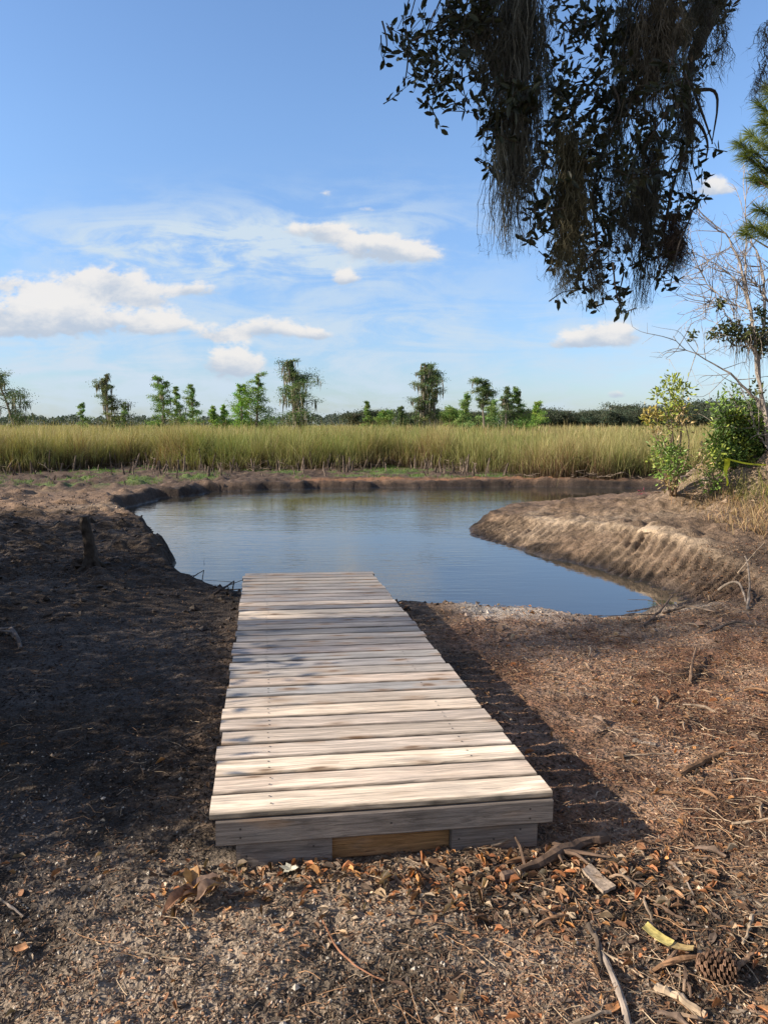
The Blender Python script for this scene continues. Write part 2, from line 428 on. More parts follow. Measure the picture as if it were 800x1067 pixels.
# ground colours by place: soil kinds, with shade painted in on the banks
def soil(x, y, z, d):
    n1 = fbm(x, y, .9, 4, 41); n2 = fbm(x, y, 3.5, 4, 42); n3 = fbm(x, y, 14, 3, 43)
    shade_soil = np.array([.027, .021, .017]); mulch = np.array([.185, .094, .055]); grit = np.array([.215, .172, .132]); sand = np.array([.34, .27, .20])
    brown = np.array([.20, .135, .09]); orange = np.array([.27, .135, .065]); green = np.array([.085, .13, .035]); dark = np.array([.030, .022, .018])
    def mixc(c, k, f): return c * (1 - f[:, None]) + k * f[:, None]
    c = np.broadcast_to(brown, (len(x), 3)).copy()
    c = mixc(c, mulch, sst(.2, 1.2, x + n1) * (1 - sst(6.5, 8, y)))
    c = mixc(c, np.array([.25, .175, .125]), np.clip((n1 + .6 * n2) * 2.2, 0, .8) * sst(.2, 1.2, x) * (1 - sst(6.5, 8, y)))
    c = mixc(c, np.array([.075, .045, .032]), np.clip((-n1 - .5 * n2 - .08) * 2.6, 0, .8) * sst(.2, 1.2, x) * (1 - sst(6.5, 8, y)))
    c = mixc(c, grit, sst(3.1, 2.4, y + n1 * .6 + .25 * x))
    left_shade = sst(-.3, -.9, x + .08 * y + n1 * .3) * sst(2.3, 2.9, y + n1) * (1 - sst(10.5, 12.5, y + n1 * 2))
    c = mixc(c, shade_soil, left_shade * .88)  # shade on the left bank painted into the soil as a near-black tone
    c = mixc(c, np.array([.065, .06, .06]), np.clip(sst(.02, .35, n1 + .5 * n2) * left_shade * .45, 0, 1))
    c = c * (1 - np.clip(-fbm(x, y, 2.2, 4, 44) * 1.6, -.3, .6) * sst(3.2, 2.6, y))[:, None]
    # pale dried lip along the near shore right of the dock
    lip = np.exp(-((y - 6.62 - .10 * (x - 1)) / .50) ** 2) * sst(.5, .9, x) * (1 - sst(2.6, 3.4, x))
    c = mixc(c, np.array([.34, .30, .26]), np.clip(lip * (1.2 + n2), 0, 1))
    sw, s = spit_w(x, y)
    c = mixc(c, np.array([.215, .158, .108]), np.clip(sw * sst(.05, .3, d) * (.75 + n1 * 1.1), 0, 1))
    c = mixc(c, sand, np.clip(np.exp(-(((x - 3.5) / 1.1) ** 2 + ((y - 10.9) / .5) ** 2)) * .9, 0, 1))
    c = mixc(c, sand, np.clip(np.exp(-(((x + 4.7) / .8) ** 2 + ((y - 12.6) / .5) ** 2)) * .75, 0, 1))
    cr_ = sst(.9, 1.4, d) * sst(7.5, 8.5, y) * (1 - sst(15, 17, y)) * (x > 1.5)
    c = mixc(c, np.array([.125, .085, .058]), np.clip(cr_ * (.7 + n1 * 1.5 + n2), 0, .85))
    mo = np.exp(-((x - 7) / 2.6) ** 2 - ((y - 11.5) / 1.8) ** 2)
    c = mixc(c, np.array([.30, .225, .16]), np.clip(mo * 1.3, 0, .9))
    far = sst(16.5, 18.5, y)
    c = mixc(c, np.array([.12, .082, .058]), far)
    c = mixc(c, orange, far * np.clip(np.exp(-((d - .95) / .45) ** 2) * sst(-3.5, -1.5, x + n1) * (1 - sst(4, 9, x)) * .9, 0, 1))
    c = mixc(c, green, far * np.clip(sst(.06, .3, n1 + n2 * .4 + .04) * sst(1.2, 2.2, d) * .85, 0, 1))
    c = mixc(c, np.array([.15, .14, .055]), sst(27, 33, y))
    c = mixc(c, dark, (1 - sst(.03, .16, (d - .05 * sw + n3 * .05) / (1 + 1.6 * sst(9, 14, y) * (sw < .3)))) * np.where(sw > .3, .85, .92))
    c = mixc(c, np.array([.35, .27, .19]), np.clip(sw * np.exp(-((d - .98) / .13) ** 2) * (.7 + n2), 0, .85))
    c = mixc(c, np.array([.055, .04, .03]), np.where(sw > .1, sw * (1 - sst(.12, .42, d + n2 * .25)) * .85, 0))
    c = mixc(c, np.array([.06, .042, .032]), np.clip(np.exp(-((x - 4.6) / 1.9) ** 2 - ((y - 7.55) / .75) ** 2) * (1 + n2 * 2), 0, .85) * sst(2.6, 3.4, x))  # dark roots and bank shade right of the spit, painted into the soil
    st = sst(.1, .4, n2) * .35
    c = c * (1 + n1[:, None] * .5 + n2[:, None] * .6 + n3[:, None] * .6)
    c = mixc(c, c * .55, st)
    return np.clip(c, .008, .8)
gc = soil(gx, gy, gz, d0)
b = NTB('soil')
P = b.pos(); c = b.attr()
na = b.noise(P, 22, 6, .65); nb = b.noise(P, 90, 4, .6); nv = b.vor(P, 60); nv2 = b.vor(b.map(P, (1, 1.8, 1)), 140, out='Color')
k = b.math('ADD', b.ss(na, .3, .7, .62, 1.35), b.ss(nb, .35, .75, -.18, .35))
col = b.mix(1.0, c, k, 'MULTIPLY')
sep = b.n('ShaderNodeSeparateColor'); b.l(nv2, sep.inputs[0])
fleck = b.ss(sep.outputs[0], .80, .95)
col = b.mix(b.math('MULTIPLY', fleck, .45), col, b.mix(.5, b.mix(1.0, col, (2.2, 2.0, 1.8), 'MULTIPLY'), (.22, .18, .14)))
hh = b.math('ADD', b.math('MULTIPLY', na, 1.0), b.math('ADD', b.math('MULTIPLY', nb, .35), b.math('MULTIPLY', nv, .4)))
b.bump(hh, .9, .03)
sz = b.n('ShaderNodeSeparateXYZ'); b.l(P, sz.inputs[0])
wet = b.ss(sz.outputs[2], .0, .06, .35, .92)
M['soil'] = b.fin(col, wet, .25)
ii = (np.arange(nr - 1)[:, None] * nc + np.arange(nc - 1)[None, :]).ravel()
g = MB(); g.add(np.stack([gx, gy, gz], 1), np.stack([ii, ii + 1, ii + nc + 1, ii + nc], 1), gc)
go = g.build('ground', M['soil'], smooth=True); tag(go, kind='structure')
go['label'] = 'bare muddy ground with litter around the pond'

# ---- water
w = MB()
x0, x1, y0, y1 = -9.0, 16.0, 5.9, 26.0
w.add([[x0, y0, 0], [x1, y0, 0], [x1, y1, 0], [x0, y1, 0]], [[0, 1, 2, 3]])
b = NTB('pond_water')
P = b.pos()
r1 = b.noise(b.map(P, (.55, 2.2, 1), rot=(0, 0, R(-8))), 3.2, 3, .5, .4)
r2 = b.noise(b.map(P, (.8, 2.6, 1), rot=(0, 0, R(14))), 9, 3, .55, .3)
big = b.noise(b.map(P, (.25, .5, 1)), 1.0, 2, .5)
sxn = b.n('ShaderNodeSeparateXYZ'); b.l(P, sxn.inputs[0])
amp = b.math('MULTIPLY', b.ss(big, .3, .65, .35, 1.0), b.ss(b.math('ADD', sxn.outputs[0], b.math('MULTIPLY', sxn.outputs[1], -.25)), -1.5, .2, 1.0, .22))
hh = b.math('MULTIPLY', b.math('ADD', r1, b.math('MULTIPLY', r2, .35)), amp)
b.bump(hh, .32, .018)
b.b.inputs['IOR'].default_value = 1.75
M['water'] = b.fin((.035, .033, .026), .015, .5)
wo_ = w.build('water', M['water']); tag(wo_, kind='structure')

def ground_z(x, y):
    x = np.atleast_1d(np.asarray(x, float)); y = np.atleast_1d(np.asarray(y, float)); return zfun(x, y)
def on_ground(px, py, it=3):
    d = ray(px, py); tt = 1.2 * 1.012 ** np.arange(330); P_ = d[None] * tt[:, None] + np.array([0, 0, CAMH])
    dz = P_[:, 2] - zfun(P_[:, 0], P_[:, 1]); k = int(np.argmax(dz < 0)) if (dz < 0).any() else 329
    k = max(k, 1); f = dz[k - 1] / (dz[k - 1] - dz[k] + 1e-9); p = P_[k - 1] * (1 - f) + P_[k] * f
    p[2] = float(zfun(p[:1], p[1:2])[0]); return p
# ------------------------------------------------------------------ dock
from mathutils import Matrix
fw = np.array([-math.sin(DYAW) * math.cos(DSL), math.cos(DYAW) * math.cos(DSL), -math.sin(DSL)])
rt = np.array([math.cos(DYAW) * math.cos(DRO), math.sin(DYAW) * math.cos(DRO), math.sin(DRO)])
upv = np.cross(rt, fw); upv /= np.linalg.norm(upv); fw = np.cross(upv, rt)
dock = bpy.data.objects.new('dock', None); COL.objects.link(dock)
dock.matrix_world = Matrix(((rt[0], fw[0], upv[0], DA[0]), (rt[1], fw[1], upv[1], DA[1]), (rt[2], fw[2], upv[2], DA[2]), (0, 0, 0, 1)))
tag(dock, 'low weathered plank dock running from the muddy bank out over the pond', 'dock')
def wood(name, knots=True, gapstain=True):
    b = NTB(name); c = b.attr(); o = b.obj()
    oi = b.n('ShaderNodeObjectInfo')
    ad = b.n('ShaderNodeVectorMath', operation='ADD'); b.l(o, ad.inputs[0])
    cr = b.n('ShaderNodeCombineXYZ'); b.l(b.math('MULTIPLY', oi.outputs['Random'], 37.0), cr.inputs[0]); b.l(b.math('MULTIPLY', oi.outputs['Random'], 91.0), cr.inputs[2])
    b.l(cr.outputs[0], ad.inputs[1]); q = ad.outputs[0]
    warp = b.noise(b.map(q, (1.2, 6, 6)), 1.6, 2, .5)
    cw = b.n('ShaderNodeCombineXYZ'); b.l(b.math('MULTIPLY', warp, .10), cw.inputs[1]); ad2 = b.n('ShaderNodeVectorMath', operation='ADD'); b.l(q, ad2.inputs[0]); b.l(cw.outputs[0], ad2.inputs[1]); q2 = ad2.outputs[0]
    gr = b.noise(b.map(q2, (1.6, 55, 55)), 2.4, 5, .7)           # fine grain along the board
    band = b.noise(b.map(q2, (.9, 13, 13)), 2.0, 3, .5)            # growth bands
    blot = b.noise(b.map(q, (2.5, 7, 7)), 1.3, 4, .6)              # weather blotches
    col = b.mix(1.0, c, b.ss(gr, .34, .66, .62, 1.28), 'MULTIPLY')
    col = b.mix(1.0, col, b.ss(band, .3, .7, .78, 1.12), 'MULTIPLY')
    col = b.mix(b.ss(blot, .48, .72, 0, .55), col, b.mix(.6, col, (.25, .235, .23)))
    if knots:
        kv = b.vor(b.map(q2, (4.6, 14, 14)), 1.0); rnd = b.vor(b.map(q2, (4.6, 14, 14)), 1.0, out='Color')
        sp = b.n('ShaderNodeSeparateColor'); b.l(rnd, sp.inputs[0])
        km = b.math('MULTIPLY', b.ss(kv, .10, .24, 1, 0), b.ss(sp.outputs[0], .40, .46))
        col = b.mix(b.math('MULTIPLY', km, .85), col, (.09, .055, .035))
        ring = b.math('MULTIPLY', b.ss(kv, .22, .5, 1, 0), b.ss(sp.outputs[0], .40, .46))
        col = b.mix(b.math('MULTIPLY', ring, .35), col, (.33, .20, .11))
    crack = b.noise(b.map(q2, (.8, 90, 90)), 1.4, 2, .5)
    cm = b.ss(crack, .70, .76)
    col = b.mix(b.math('MULTIPLY', cm, .6), col, (.06, .05, .045))
    ht = b.math('SUBTRACT', b.math('ADD', b.math('MULTIPLY', gr, .6), b.math('MULTIPLY', band, .3)), b.math('MULTIPLY', cm, .8))
    b.bump(ht, .8, .004)
    return b.fin(col, .8, .2)
M['wood'] = wood('weathered_board'); M['nail'] = NTB('nail_head').fin((.05, .045, .045), .5, .4)
M['wood2'] = wood('frame_board', knots=True)
def board(name, x0, x1, y0, y1, z0, z1, col, mat, parent, nails=(), cup=0.0, seed=0, warp=.0012):
    """a sawn board along x with eased edges and a slightly uneven outline"""
    r = np.random.default_rng(seed); nx = 26
    xs = np.linspace(x0, x1, nx); e = min(.006, (y1 - y0) * .15)
    prof = [(y0 + e, z0), (y0, z0 + e), (y0, z1 - e), (y0 + e * .8, z1 - e * .15), (y0 + e * 2.2, z1), (y0 * .5 + y1 * .5, z1 - cup), (y1 - e * 2.2, z1), (y1 - e * .8, z1 - e * .15), (y1, z1 - e), (y1, z0 + e), (y1 - e, z0)]
    dirt = np.array([.45, .4, .38, .55, 1, 1, 1, .55, .38, .4, .45])
    n = len(prof); V = np.zeros((nx, n, 3)); ed0 = np.convolve(r.normal(0, warp, nx + 8), np.ones(6) / 3, 'same')[4:-4]; ed1 = np.convolve(r.normal(0, warp, nx + 8), np.ones(6) / 3, 'same')[4:-4]
    lift = np.convolve(r.normal(0, warp, nx + 8), np.ones(9) / 5, 'same')[4:-4]
    for j, (yy_, zz_) in enumerate(prof):
        V[:, j, 0] = xs; V[:, j, 1] = yy_ + (ed0 if yy_ < (y0 + y1) / 2 else ed1) * .8; V[:, j, 2] = zz_ + lift * (.8 if zz_ > (z0 + z1) / 2 else .2)
    ym = (y0 + y1) / 2; tilt = r.normal(0, .004)
    V[:, :, 2] += (V[:, :, 1] - ym) * tilt
    m = MB(); i = np.arange(nx - 1)[:, None] * n; j = np.arange(n)[None]; j2 = (j + 1) % n
    m.add(V.reshape(-1, 3), np.stack([i + j, i + n + j, i + n + j2, i + j2], -1).reshape(-1, 4), (np.asarray(col)[None, None] * (1 - (1 - dirt[None, :, None]) * np.clip(1 + r.normal(0, .25, (nx, n, 1)), .3, 1.3) * (mat is M['wood']))).reshape(-1, 3))
    m.f.append((np.array([list(range(n))]), 0)); m.f.append((np.array([list(range((nx - 1) * n, nx * n))[::-1]]), 0))
    for (nx_, ny_, nz_, ax) in nails:
        a = np.arange(7) * 2 * np.pi / 7; rad = .0042
        if ax == 'z':
            ring = np.stack([nx_ + rad * np.cos(a), ny_ + rad * np.sin(a), np.full(7, nz_ + .0018)], 1); cc = [nx_, ny_, nz_ + .0022]
        else:
            ring = np.stack([nx_ + rad * np.cos(a), np.full(7, ny_ - .0018), nz_ + rad * np.sin(a)], 1); cc = [nx_, ny_ - .0022, nz_]
        m.add(np.vstack([ring, [cc]]), [[k, (k + 1) % 7, 7] for k in range(7)], (1, 1, 1), 1)
    c = ((x0 + x1) / 2, ym, (z0 + z1) / 2)
    return m.build(name, [mat, M['nail']], parent, loc=c)
rp = np.random.default_rng(11)
tan = np.array([.84, .69, .54]); grey = np.array([.37, .35, .34]); warm = np.array([.62, .52, .43])
PC = [tan * 1.0, tan * .93, tan * 1.08, warm * 1.05, warm * .9, warm * 1.0, tan * .95, warm * .92, grey * 1.15, warm * .95]
PW = .1448; LEN = 1.22
for i in range(32):
    if i < len(PC): c = PC[i]
    elif i in (19, 20): c = tan * .95
    elif i in (22,): c = warm * 1.05
    else:
        k = rp.random(); c = grey * (1 - .45 * k) + warm * .45 * k; c = c * rp.uniform(.72, 1.12)
        if i > 25: c = c * .85
    c = c * rp.uniform(.985, 1.015, 3)
    gap = rp.uniform(.010, .016); a0 = i * PW + gap / 2 + rp.normal(0, .0008); a1 = (i + 1) * PW - gap / 2
    xo = rp.normal(0, .006)
    nl = []
    for nx_ in (.20 + rp.normal(0, .004), 1.00 + rp.normal(0, .006)):
        if nx_ > .5 and rp.random() < .55: continue
        for ny_ in (.3, .7): nl.append((nx_ + rp.normal(0, .002), a0 + (a1 - a0) * ny_, 0.0 - .0004 , 'z'))
    board('plank', xo, LEN + xo + rp.normal(0, .003), a0, a1, -.027, 0 - rp.uniform(0, .002), c, M['wood'], dock, nl, seed=100 + i)
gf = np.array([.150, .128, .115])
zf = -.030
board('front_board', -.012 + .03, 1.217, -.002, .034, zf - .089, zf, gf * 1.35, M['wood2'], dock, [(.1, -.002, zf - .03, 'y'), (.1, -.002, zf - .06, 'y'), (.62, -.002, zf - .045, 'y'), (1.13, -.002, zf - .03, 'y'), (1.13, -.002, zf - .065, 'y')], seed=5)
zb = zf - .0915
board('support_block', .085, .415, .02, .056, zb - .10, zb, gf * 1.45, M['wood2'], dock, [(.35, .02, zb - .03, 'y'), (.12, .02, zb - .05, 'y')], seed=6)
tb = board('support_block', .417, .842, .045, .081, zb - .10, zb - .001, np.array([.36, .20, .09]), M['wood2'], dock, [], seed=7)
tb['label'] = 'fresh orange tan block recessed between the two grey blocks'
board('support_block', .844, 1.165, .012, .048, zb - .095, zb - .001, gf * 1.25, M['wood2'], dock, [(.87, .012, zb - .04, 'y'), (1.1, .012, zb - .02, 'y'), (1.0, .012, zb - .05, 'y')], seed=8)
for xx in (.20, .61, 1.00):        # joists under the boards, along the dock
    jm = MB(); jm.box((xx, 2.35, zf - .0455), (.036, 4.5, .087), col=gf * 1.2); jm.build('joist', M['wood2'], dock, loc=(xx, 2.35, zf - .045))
for xx in (.255, .945):
    for yy_ in (3.2, 4.4):
        jm = MB(); jm.box((xx, yy_, -.36), (.085, .085, .47), col=gf); jm.build('post', M['wood2'], dock, loc=(xx, yy_, -.36))
# ------------------------------------------------------------------ marsh grass (nobody could count it)
def blades(n, x, y, z0, h, w, rng, lean, ctop, cmid, cbot, seg=3, azc=None):
    az = rng.uniform(0, 2 * np.pi, n) if azc is None else azc; dx, dy = np.cos(az), np.sin(az)
    tz = rng.uniform(0, np.pi, n); sx_, sy_ = np.cos(tz), np.sin(tz)
    P = []; C = []
    for k in range(seg + 1):
        t = k / seg; off = lean * t ** 2.0 * h; zz = h * (t - .28 * (lean * t) ** 2 * 1.6)
        ww = w * (1 - t) ** .7 * (.75 + .5 * t) * .5 if k < seg else 0 * w
        cx = x + dx * off; cy = y + dy * off
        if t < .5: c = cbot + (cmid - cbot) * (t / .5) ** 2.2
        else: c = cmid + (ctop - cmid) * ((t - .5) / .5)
        if k < seg:
            P += [np.stack([cx - sx_ * ww, cy - sy_ * ww, z0 + zz], 1), np.stack([cx + sx_ * ww, cy + sy_ * ww, z0 + zz], 1)]; C += [c, c]
        else: P += [np.stack([cx, cy, z0 + zz], 1)]; C += [c]
    m = 2 * seg + 1; V = np.stack(P, 1).reshape(-1, 3); CC = np.stack(C, 1).reshape(-1, 3)
    b0 = np.arange(n)[:, None] * m
    q = np.concatenate([b0 + np.array([[2 * k, 2 * k + 1, 2 * k + 3, 2 * k + 2]]) for k in range(seg - 1)])
    t3 = b0 + np.array([[2 * seg - 2, 2 * seg - 1, 2 * seg]])
    return V, q, t3, CC
def addblades(mb, *a, **k):
    V, q, t3, CC = blades(*a, **k); b = mb.n
    mb.v.append(V); mb.c.append(CC); mb.n += len(V); mb.f.append((q + b, 0)); mb.f.append((t3 + b, 0))
g1 = MB(); rg = np.random.default_rng(3)
def front_line(x):      # where the grass begins
    return 27.3 - 3.6 * sst(1.5, 5, x) + 1.0 * np.sin(x * .55 + 1) + fbm(x, x * 0 + 2, .45, 4, 77) * 3.6 - 1.2 * sst(-9, -13, x)
def grasszone(n, ya, yb, wmul, hm, wd, pw=1.0):
    yy_ = ya + (yb - ya) * rg.random(n) ** pw; xx = rg.uniform(-1, 1, n) * (yy_ * .62 + 4)
    xx = xx + rg.normal(0, .12, n)
    if ya < 30: yy_ = front_line(xx) + (yy_ - 26)
    clump = fbm(xx, yy_, .5, 3, 61); cl2 = fbm(xx, yy_, 2.2, 2, 62); big = fbm(xx, yy_ * .6, .09, 3, 63)
    keep = rg.random(n) < np.clip(.62 + cl2 * 1.5 + clump * .8, .08, 1)
    xx, yy_, clump, cl2, big = xx[keep], yy_[keep], clump[keep], cl2[keep], big[keep]; n = len(xx)
    h = hm * (.97 + clump * .42 + cl2 * .42 + rg.normal(0, .15, n)); h = h * (1 - .10 * sst(0, 6, xx) * (yy_ < 60))
    h = h * np.where(rg.random(n) < .05, 1.13, 1)
    lean = np.abs(rg.normal(.36, .34, n))
    gi = np.clip(.36 + big * 1.9 + clump * 1.1 + cl2 * .6 + rg.normal(0, .22, n), 0, 1)[:, None]
    tanc = np.array([.52, .43, .22]); grn = np.array([.24, .29, .085])
    ctop = tanc * gi + grn * (1 - gi); ctop = ctop * rg.uniform(.75, 1.2, (n, 1))
    rust = rg.random(n) < .08; ctop[rust] = np.array([.38, .22, .09])
    cmid = np.array([.20, .215, .065]) * (1 - gi * .4) + tanc * gi * .35; cmid = cmid * rg.uniform(.7, 1.2, (n, 1))
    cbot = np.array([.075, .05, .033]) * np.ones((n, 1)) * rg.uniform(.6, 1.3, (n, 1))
    dead = rg.random(n) < .12 + .55 * sst(.18, .4, clump + cl2 * .5) + .65 * np.exp(-((xx - 5.3) / 1.1) ** 2 - ((yy_ - front_line(xx)) / 1.5) ** 2)
    for a_ in (cmid,): a_[dead] = np.array([.24, .15, .09])
    z0 = np.full(n, .15) if ya > 35 else ground_z(xx, yy_) - .02
    if ya < 30: yes_ = pond_sd(xx, yy_) > .8; h = np.where(yes_, h, .01)
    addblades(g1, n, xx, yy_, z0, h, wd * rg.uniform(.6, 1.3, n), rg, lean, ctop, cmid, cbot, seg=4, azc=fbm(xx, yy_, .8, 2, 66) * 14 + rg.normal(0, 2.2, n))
grasszone(125000, 26, 31, 1, 1.27, .017, 1.25)
grasszone(8000, 24.6, 26.6, 1, .62, .016)
grasszone(6000, 25.2, 26.4, 1, 1.0, .016)
grasszone(75000, 31, 42, 1, 1.27, .024)
grasszone(45000, 42, 70, 1, 1.27, .055)
grasszone(38000, 70, 150, 1, 1.36, .12)
grasszone(26000, 150, 420, 1, 1.36, .35)
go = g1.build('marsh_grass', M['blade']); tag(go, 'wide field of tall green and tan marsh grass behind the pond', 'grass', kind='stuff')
# short new grass on the mud strip in front
g2 = MB(); n = 26000
xx = rg.uniform(-17, 12, n); yy_ = rg.uniform(19.0, 28, n)
k = (fbm(xx, yy_, .9, 4, 41) + fbm(xx, yy_, 3.5, 4, 42) * .4 > .10) & (pond_sd(xx, yy_) > 1.2)
xx, yy_ = xx[k], yy_[k]; n = len(xx)
cg = np.array([.11, .19, .035]) * rg.uniform(.6, 1.4, (n, 1))
addblades(g2, n, xx, yy_, ground_z(xx, yy_) - .01, rg.uniform(.04, .13, n), np.full(n, .02), rg, np.abs(rg.normal(.5, .3, n)), cg * 1.1, cg, cg * .7, seg=2)
go = g2.build('short_grass', M['blade']); tag(go, 'patches of short bright green grass on the mud before the marsh', 'grass', kind='stuff')

# ------------------------------------------------------------------ dead stubs and fallen sticks at the marsh edge
def knee_mesh(r, h):
    m = MB(); n = 6; t = np.linspace(0, 1, n)
    bx, by = r.normal(0, .05, 2) * h * 2
    pts = np.stack([bx * t ** 1.5, by * t ** 1.5, -.06 + (h + .06) * t], 1)
    rad = (.020 + .026 * (1 - t) ** 3) * r.uniform(.6, 1.5); rad[-1] *= .6
    g = np.array([.13, .10, .08]) * r.uniform(.4, 1.6)
    m.tube(pts, rad, 6, g, rough=.12)
    if r.random() < .35:
        q = pts[3]; m.tube([q, q + [r.normal(0, .1), r.normal(0, .1), .12], q + [r.normal(0, .2), r.normal(0, .15), .16]], [.018, .013, .005], 4, g)
    return m
kn = []
rk = np.random.default_rng(21)
for i in range(9):
    o = knee_mesh(rk, [.16, .24, .3, .36, .48, .22, .58, .12, .40][i]).build('dead_stub', M['bark']); tag(o, 'grey dead plant stub standing in the mud at the marsh edge', 'stub', 'dead stubs along the marsh edge'); kn.append(o)
cnt = 0
spots = []
while len(spots) < 290:
    x = rk.uniform(-16.5, 9.5); y = front_line(np.array([x]))[0] - rk.exponential(1.3) - rk.uniform(-.4, .5)
    if x < -5 and rk.random() < .5: y -= rk.uniform(0, 2.2)
    if pond_sd(np.array([x]), np.array([y]))[0] < .9 or abs(x / y) > .58: continue
    if x > 3 and rk.random() < .6: continue
    spots.append((x, y))
zz_ = ground_z([s[0] for s in spots], [s[1] for s in spots])
for i, (x, y) in enumerate(spots):
    o = kn[i] if i < len(kn) else kn[i % len(kn)].copy()
    if i >= len(kn): COL.objects.link(o)
    o.location = (x, y, float(zz_[i])); o.rotation_euler = (rk.normal(0, .17), rk.normal(0, .17), rk.uniform(0, 6.28)); s = rk.uniform(.8, 1.2); o.scale = (s, s, s * rk.uniform(.8, 1.15))
# fallen sticks
fs = []
for i in range(5):
    m = MB(); L = rk.uniform(.7, 1.5); t = np.linspace(0, 1, 7)
    pts = np.stack([L * (t - .5), np.cumsum(rk.normal(0, .04, 7)), .05 + np.abs(np.cumsum(rk.normal(0, .05, 7))) + .25 * t * (i % 2)], 1)
    c = np.array([.17, .135, .105]) * rk.uniform(.7, 1.25); m.tube(pts, np.linspace(.020, .007, 7), 5, c, rough=.1)
    for q in (2, 4): m.tube([pts[q], pts[q] + [.15, rk.normal(0, .15), .10], pts[q] + [.3, rk.normal(0, .25), .2 * rk.random()]], [.014, .009, .004], 4, c)
    o = m.build('fallen_stick', M['bark']); tag(o, 'grey fallen stick lying in the mud among dead stubs', 'stick', 'fallen sticks along the marsh edge'); fs.append(o)
k = 0
for i in range(85):
    for _ in range(40):
        x = rk.uniform(-16, 8); y = front_line(np.array([x]))[0] - abs(rk.normal(.3, 1.2))
        if pond_sd(np.array([x]), np.array([y]))[0] > .5 and abs(x / y) < .58: break
    o = fs[i] if i < 5 else fs[i % 5].copy()
    if i >= 5: COL.objects.link(o)
    o.location = (x, y, float(ground_z(x, y)[0]) - .02); o.rotation_euler = (0, rk.normal(0, .12), rk.uniform(0, 6.28)); s = rk.uniform(.3, .95); o.scale = (s, s, s)

# ------------------------------------------------------------------ trees out in the marsh
def far_tree(name, label, px, top, depth, wpx, kind, seed, group='trees standing out in the marsh', cat='tree', lean=0.0, moss=0.0, dense=1.0, col=None, gx=None):
    r = np.random.default_rng(seed)
    base = dp(px, 443, depth); base[2] = .12
    H = CAMH - base[2] + (443 - top) / FPX * depth; Wd = wpx / FPX * depth / 2 * 1.32; col = None if col is None else np.array(col) * 2.15
    t_ = empty(name, base); tag(t_, label, cat, group)
    col = np.array(col)
    tr = MB(); cr = MB(); mo = MB()
    bc = np.array([.17, .145, .12])
    nt = 9; t = np.linspace(0, 1, nt)
    wob = np.cumsum(r.normal(0, .012, (nt, 2)), 0) * H
    def axis(h): return np.array([np.interp(h, t, wob[:, 0]) + lean * H * h, np.interp(h, t, wob[:, 1]), h * H])
    r0 = H * (.026 if kind != 'sapling' else .012)
    tr.tube(np.array([axis(h) for h in t]), r0 * (1 - .85 * t) + r0 * .8 * np.exp(-t * 14), 7, bc, rough=.06)
    if kind == 'cypress': nb, h0, prof = int(30 * dense), .12, (lambda h: .28 + .70 * np.clip((1 - h) * 1.3, 0, 1))
    elif kind == 'flat': nb, h0, prof = int(26 * dense), .55, (lambda h: .65 + .35 * np.sin((h - .5) * 6))
    elif kind == 'mossy': nb, h0, prof = int(34 * dense), .18, (lambda h: .45 + .55 * np.clip((1 - h) * 2, 0, 1))
    elif kind == 'sapling': nb, h0, prof = int(22 * dense), .2, (lambda h: .25 + .8 * (1 - h))
    else: nb, h0, prof = int(50 * dense), .25, (lambda h: np.sqrt(np.clip(1 - ((h - .55) / .5) ** 2, .05, 1)))   # broad
    ls = depth / FPX; ph0 = r.uniform(0, 6.28); nb = int(nb * 1.25)
    for i in range(nb):
        h = h0 + (1 - h0) * ((i + r.random()) / nb) ** .9; az = r.uniform(0, 2 * np.pi); L = Wd * prof(h) * r.uniform(.35, 1.1) * (1 + .38 * np.cos(az - ph0 - h * 7))
        a = axis(min(h, .985)); up = r.uniform(.05, .45) if kind != 'mossy' else r.uniform(-.05, .35)
        d = np.array([np.cos(az), np.sin(az), up]); 
        e = a + d * L; mid = a + d * L * .5 + [0, 0, L * .06]
        tr.tube([a, mid, e], [r0 * .28, r0 * .16, r0 * .05], 4, bc, cap=False)
        ncl = max(2, int(3 + L / (ls * 4)))
        for c in range(ncl):
            f = .25 + .8 * (c + r.random()) / ncl; cpt = a + (e - a) * min(f, 1.02) + r.normal(0, L * .07, 3)
            m_ = int(42 * (1.2 if kind in ('broad', 'flat') else 1.0))
            sp = np.array([L * .16, L * .16, L * .06]) * r.uniform(.6, 1.3) + ls * .4
            P = cpt + r.normal(0, 1, (m_, 3)) * sp
            cc = col * r.uniform(.5, 1.45) * (1 + r.normal(0, .18, (m_, 1))) * np.array([1 + .15 * r.normal(), 1, 1])
            leaf_cards(cr, P, ls * r.uniform(.8, 1.7, m_), ls * r.uniform(.5, .95, m_), np.clip(cc, .01, 1), r)
        if moss and r.random() < moss:
            for c in range(r.integers(4, 10)):
                q = a + (e - a) * r.uniform(.25, 1.0) + r.normal(0, ls, 3); ml = r.uniform(.05, .17) * H
                ww = ls * r.uniform(.7, 1.6); az2 = r.uniform(0, 3.14); w_ = np.array([np.cos(az2), np.sin(az2), 0]) * ww
                dr = r.normal(0, .08, 3) * ml; dr[2] = 0
                cm = np.array([.24, .22, .175]) * r.uniform(.55, 1.25)
                mo.add([q - w_ * .4, q + w_ * .4, q + w_ * .7 + dr * .5 - [0, 0, ml * .45], q + dr - [0, 0, ml], q - w_ * .6 + dr * .5 - [0, 0, ml * .5]], [[0, 1, 2, 3, 4]], cm)
    tr.build('trunk', M['bark'], t_); cr.build('crown', M['leaf'], t_)
    if mo.n: mo.build('moss', M['moss'], t_)
    return t_
G = [.080, .125, .030]; GD = [.052, .075, .028]; GB = [.12, .18, .04]; GL = [.10, .15, .05]
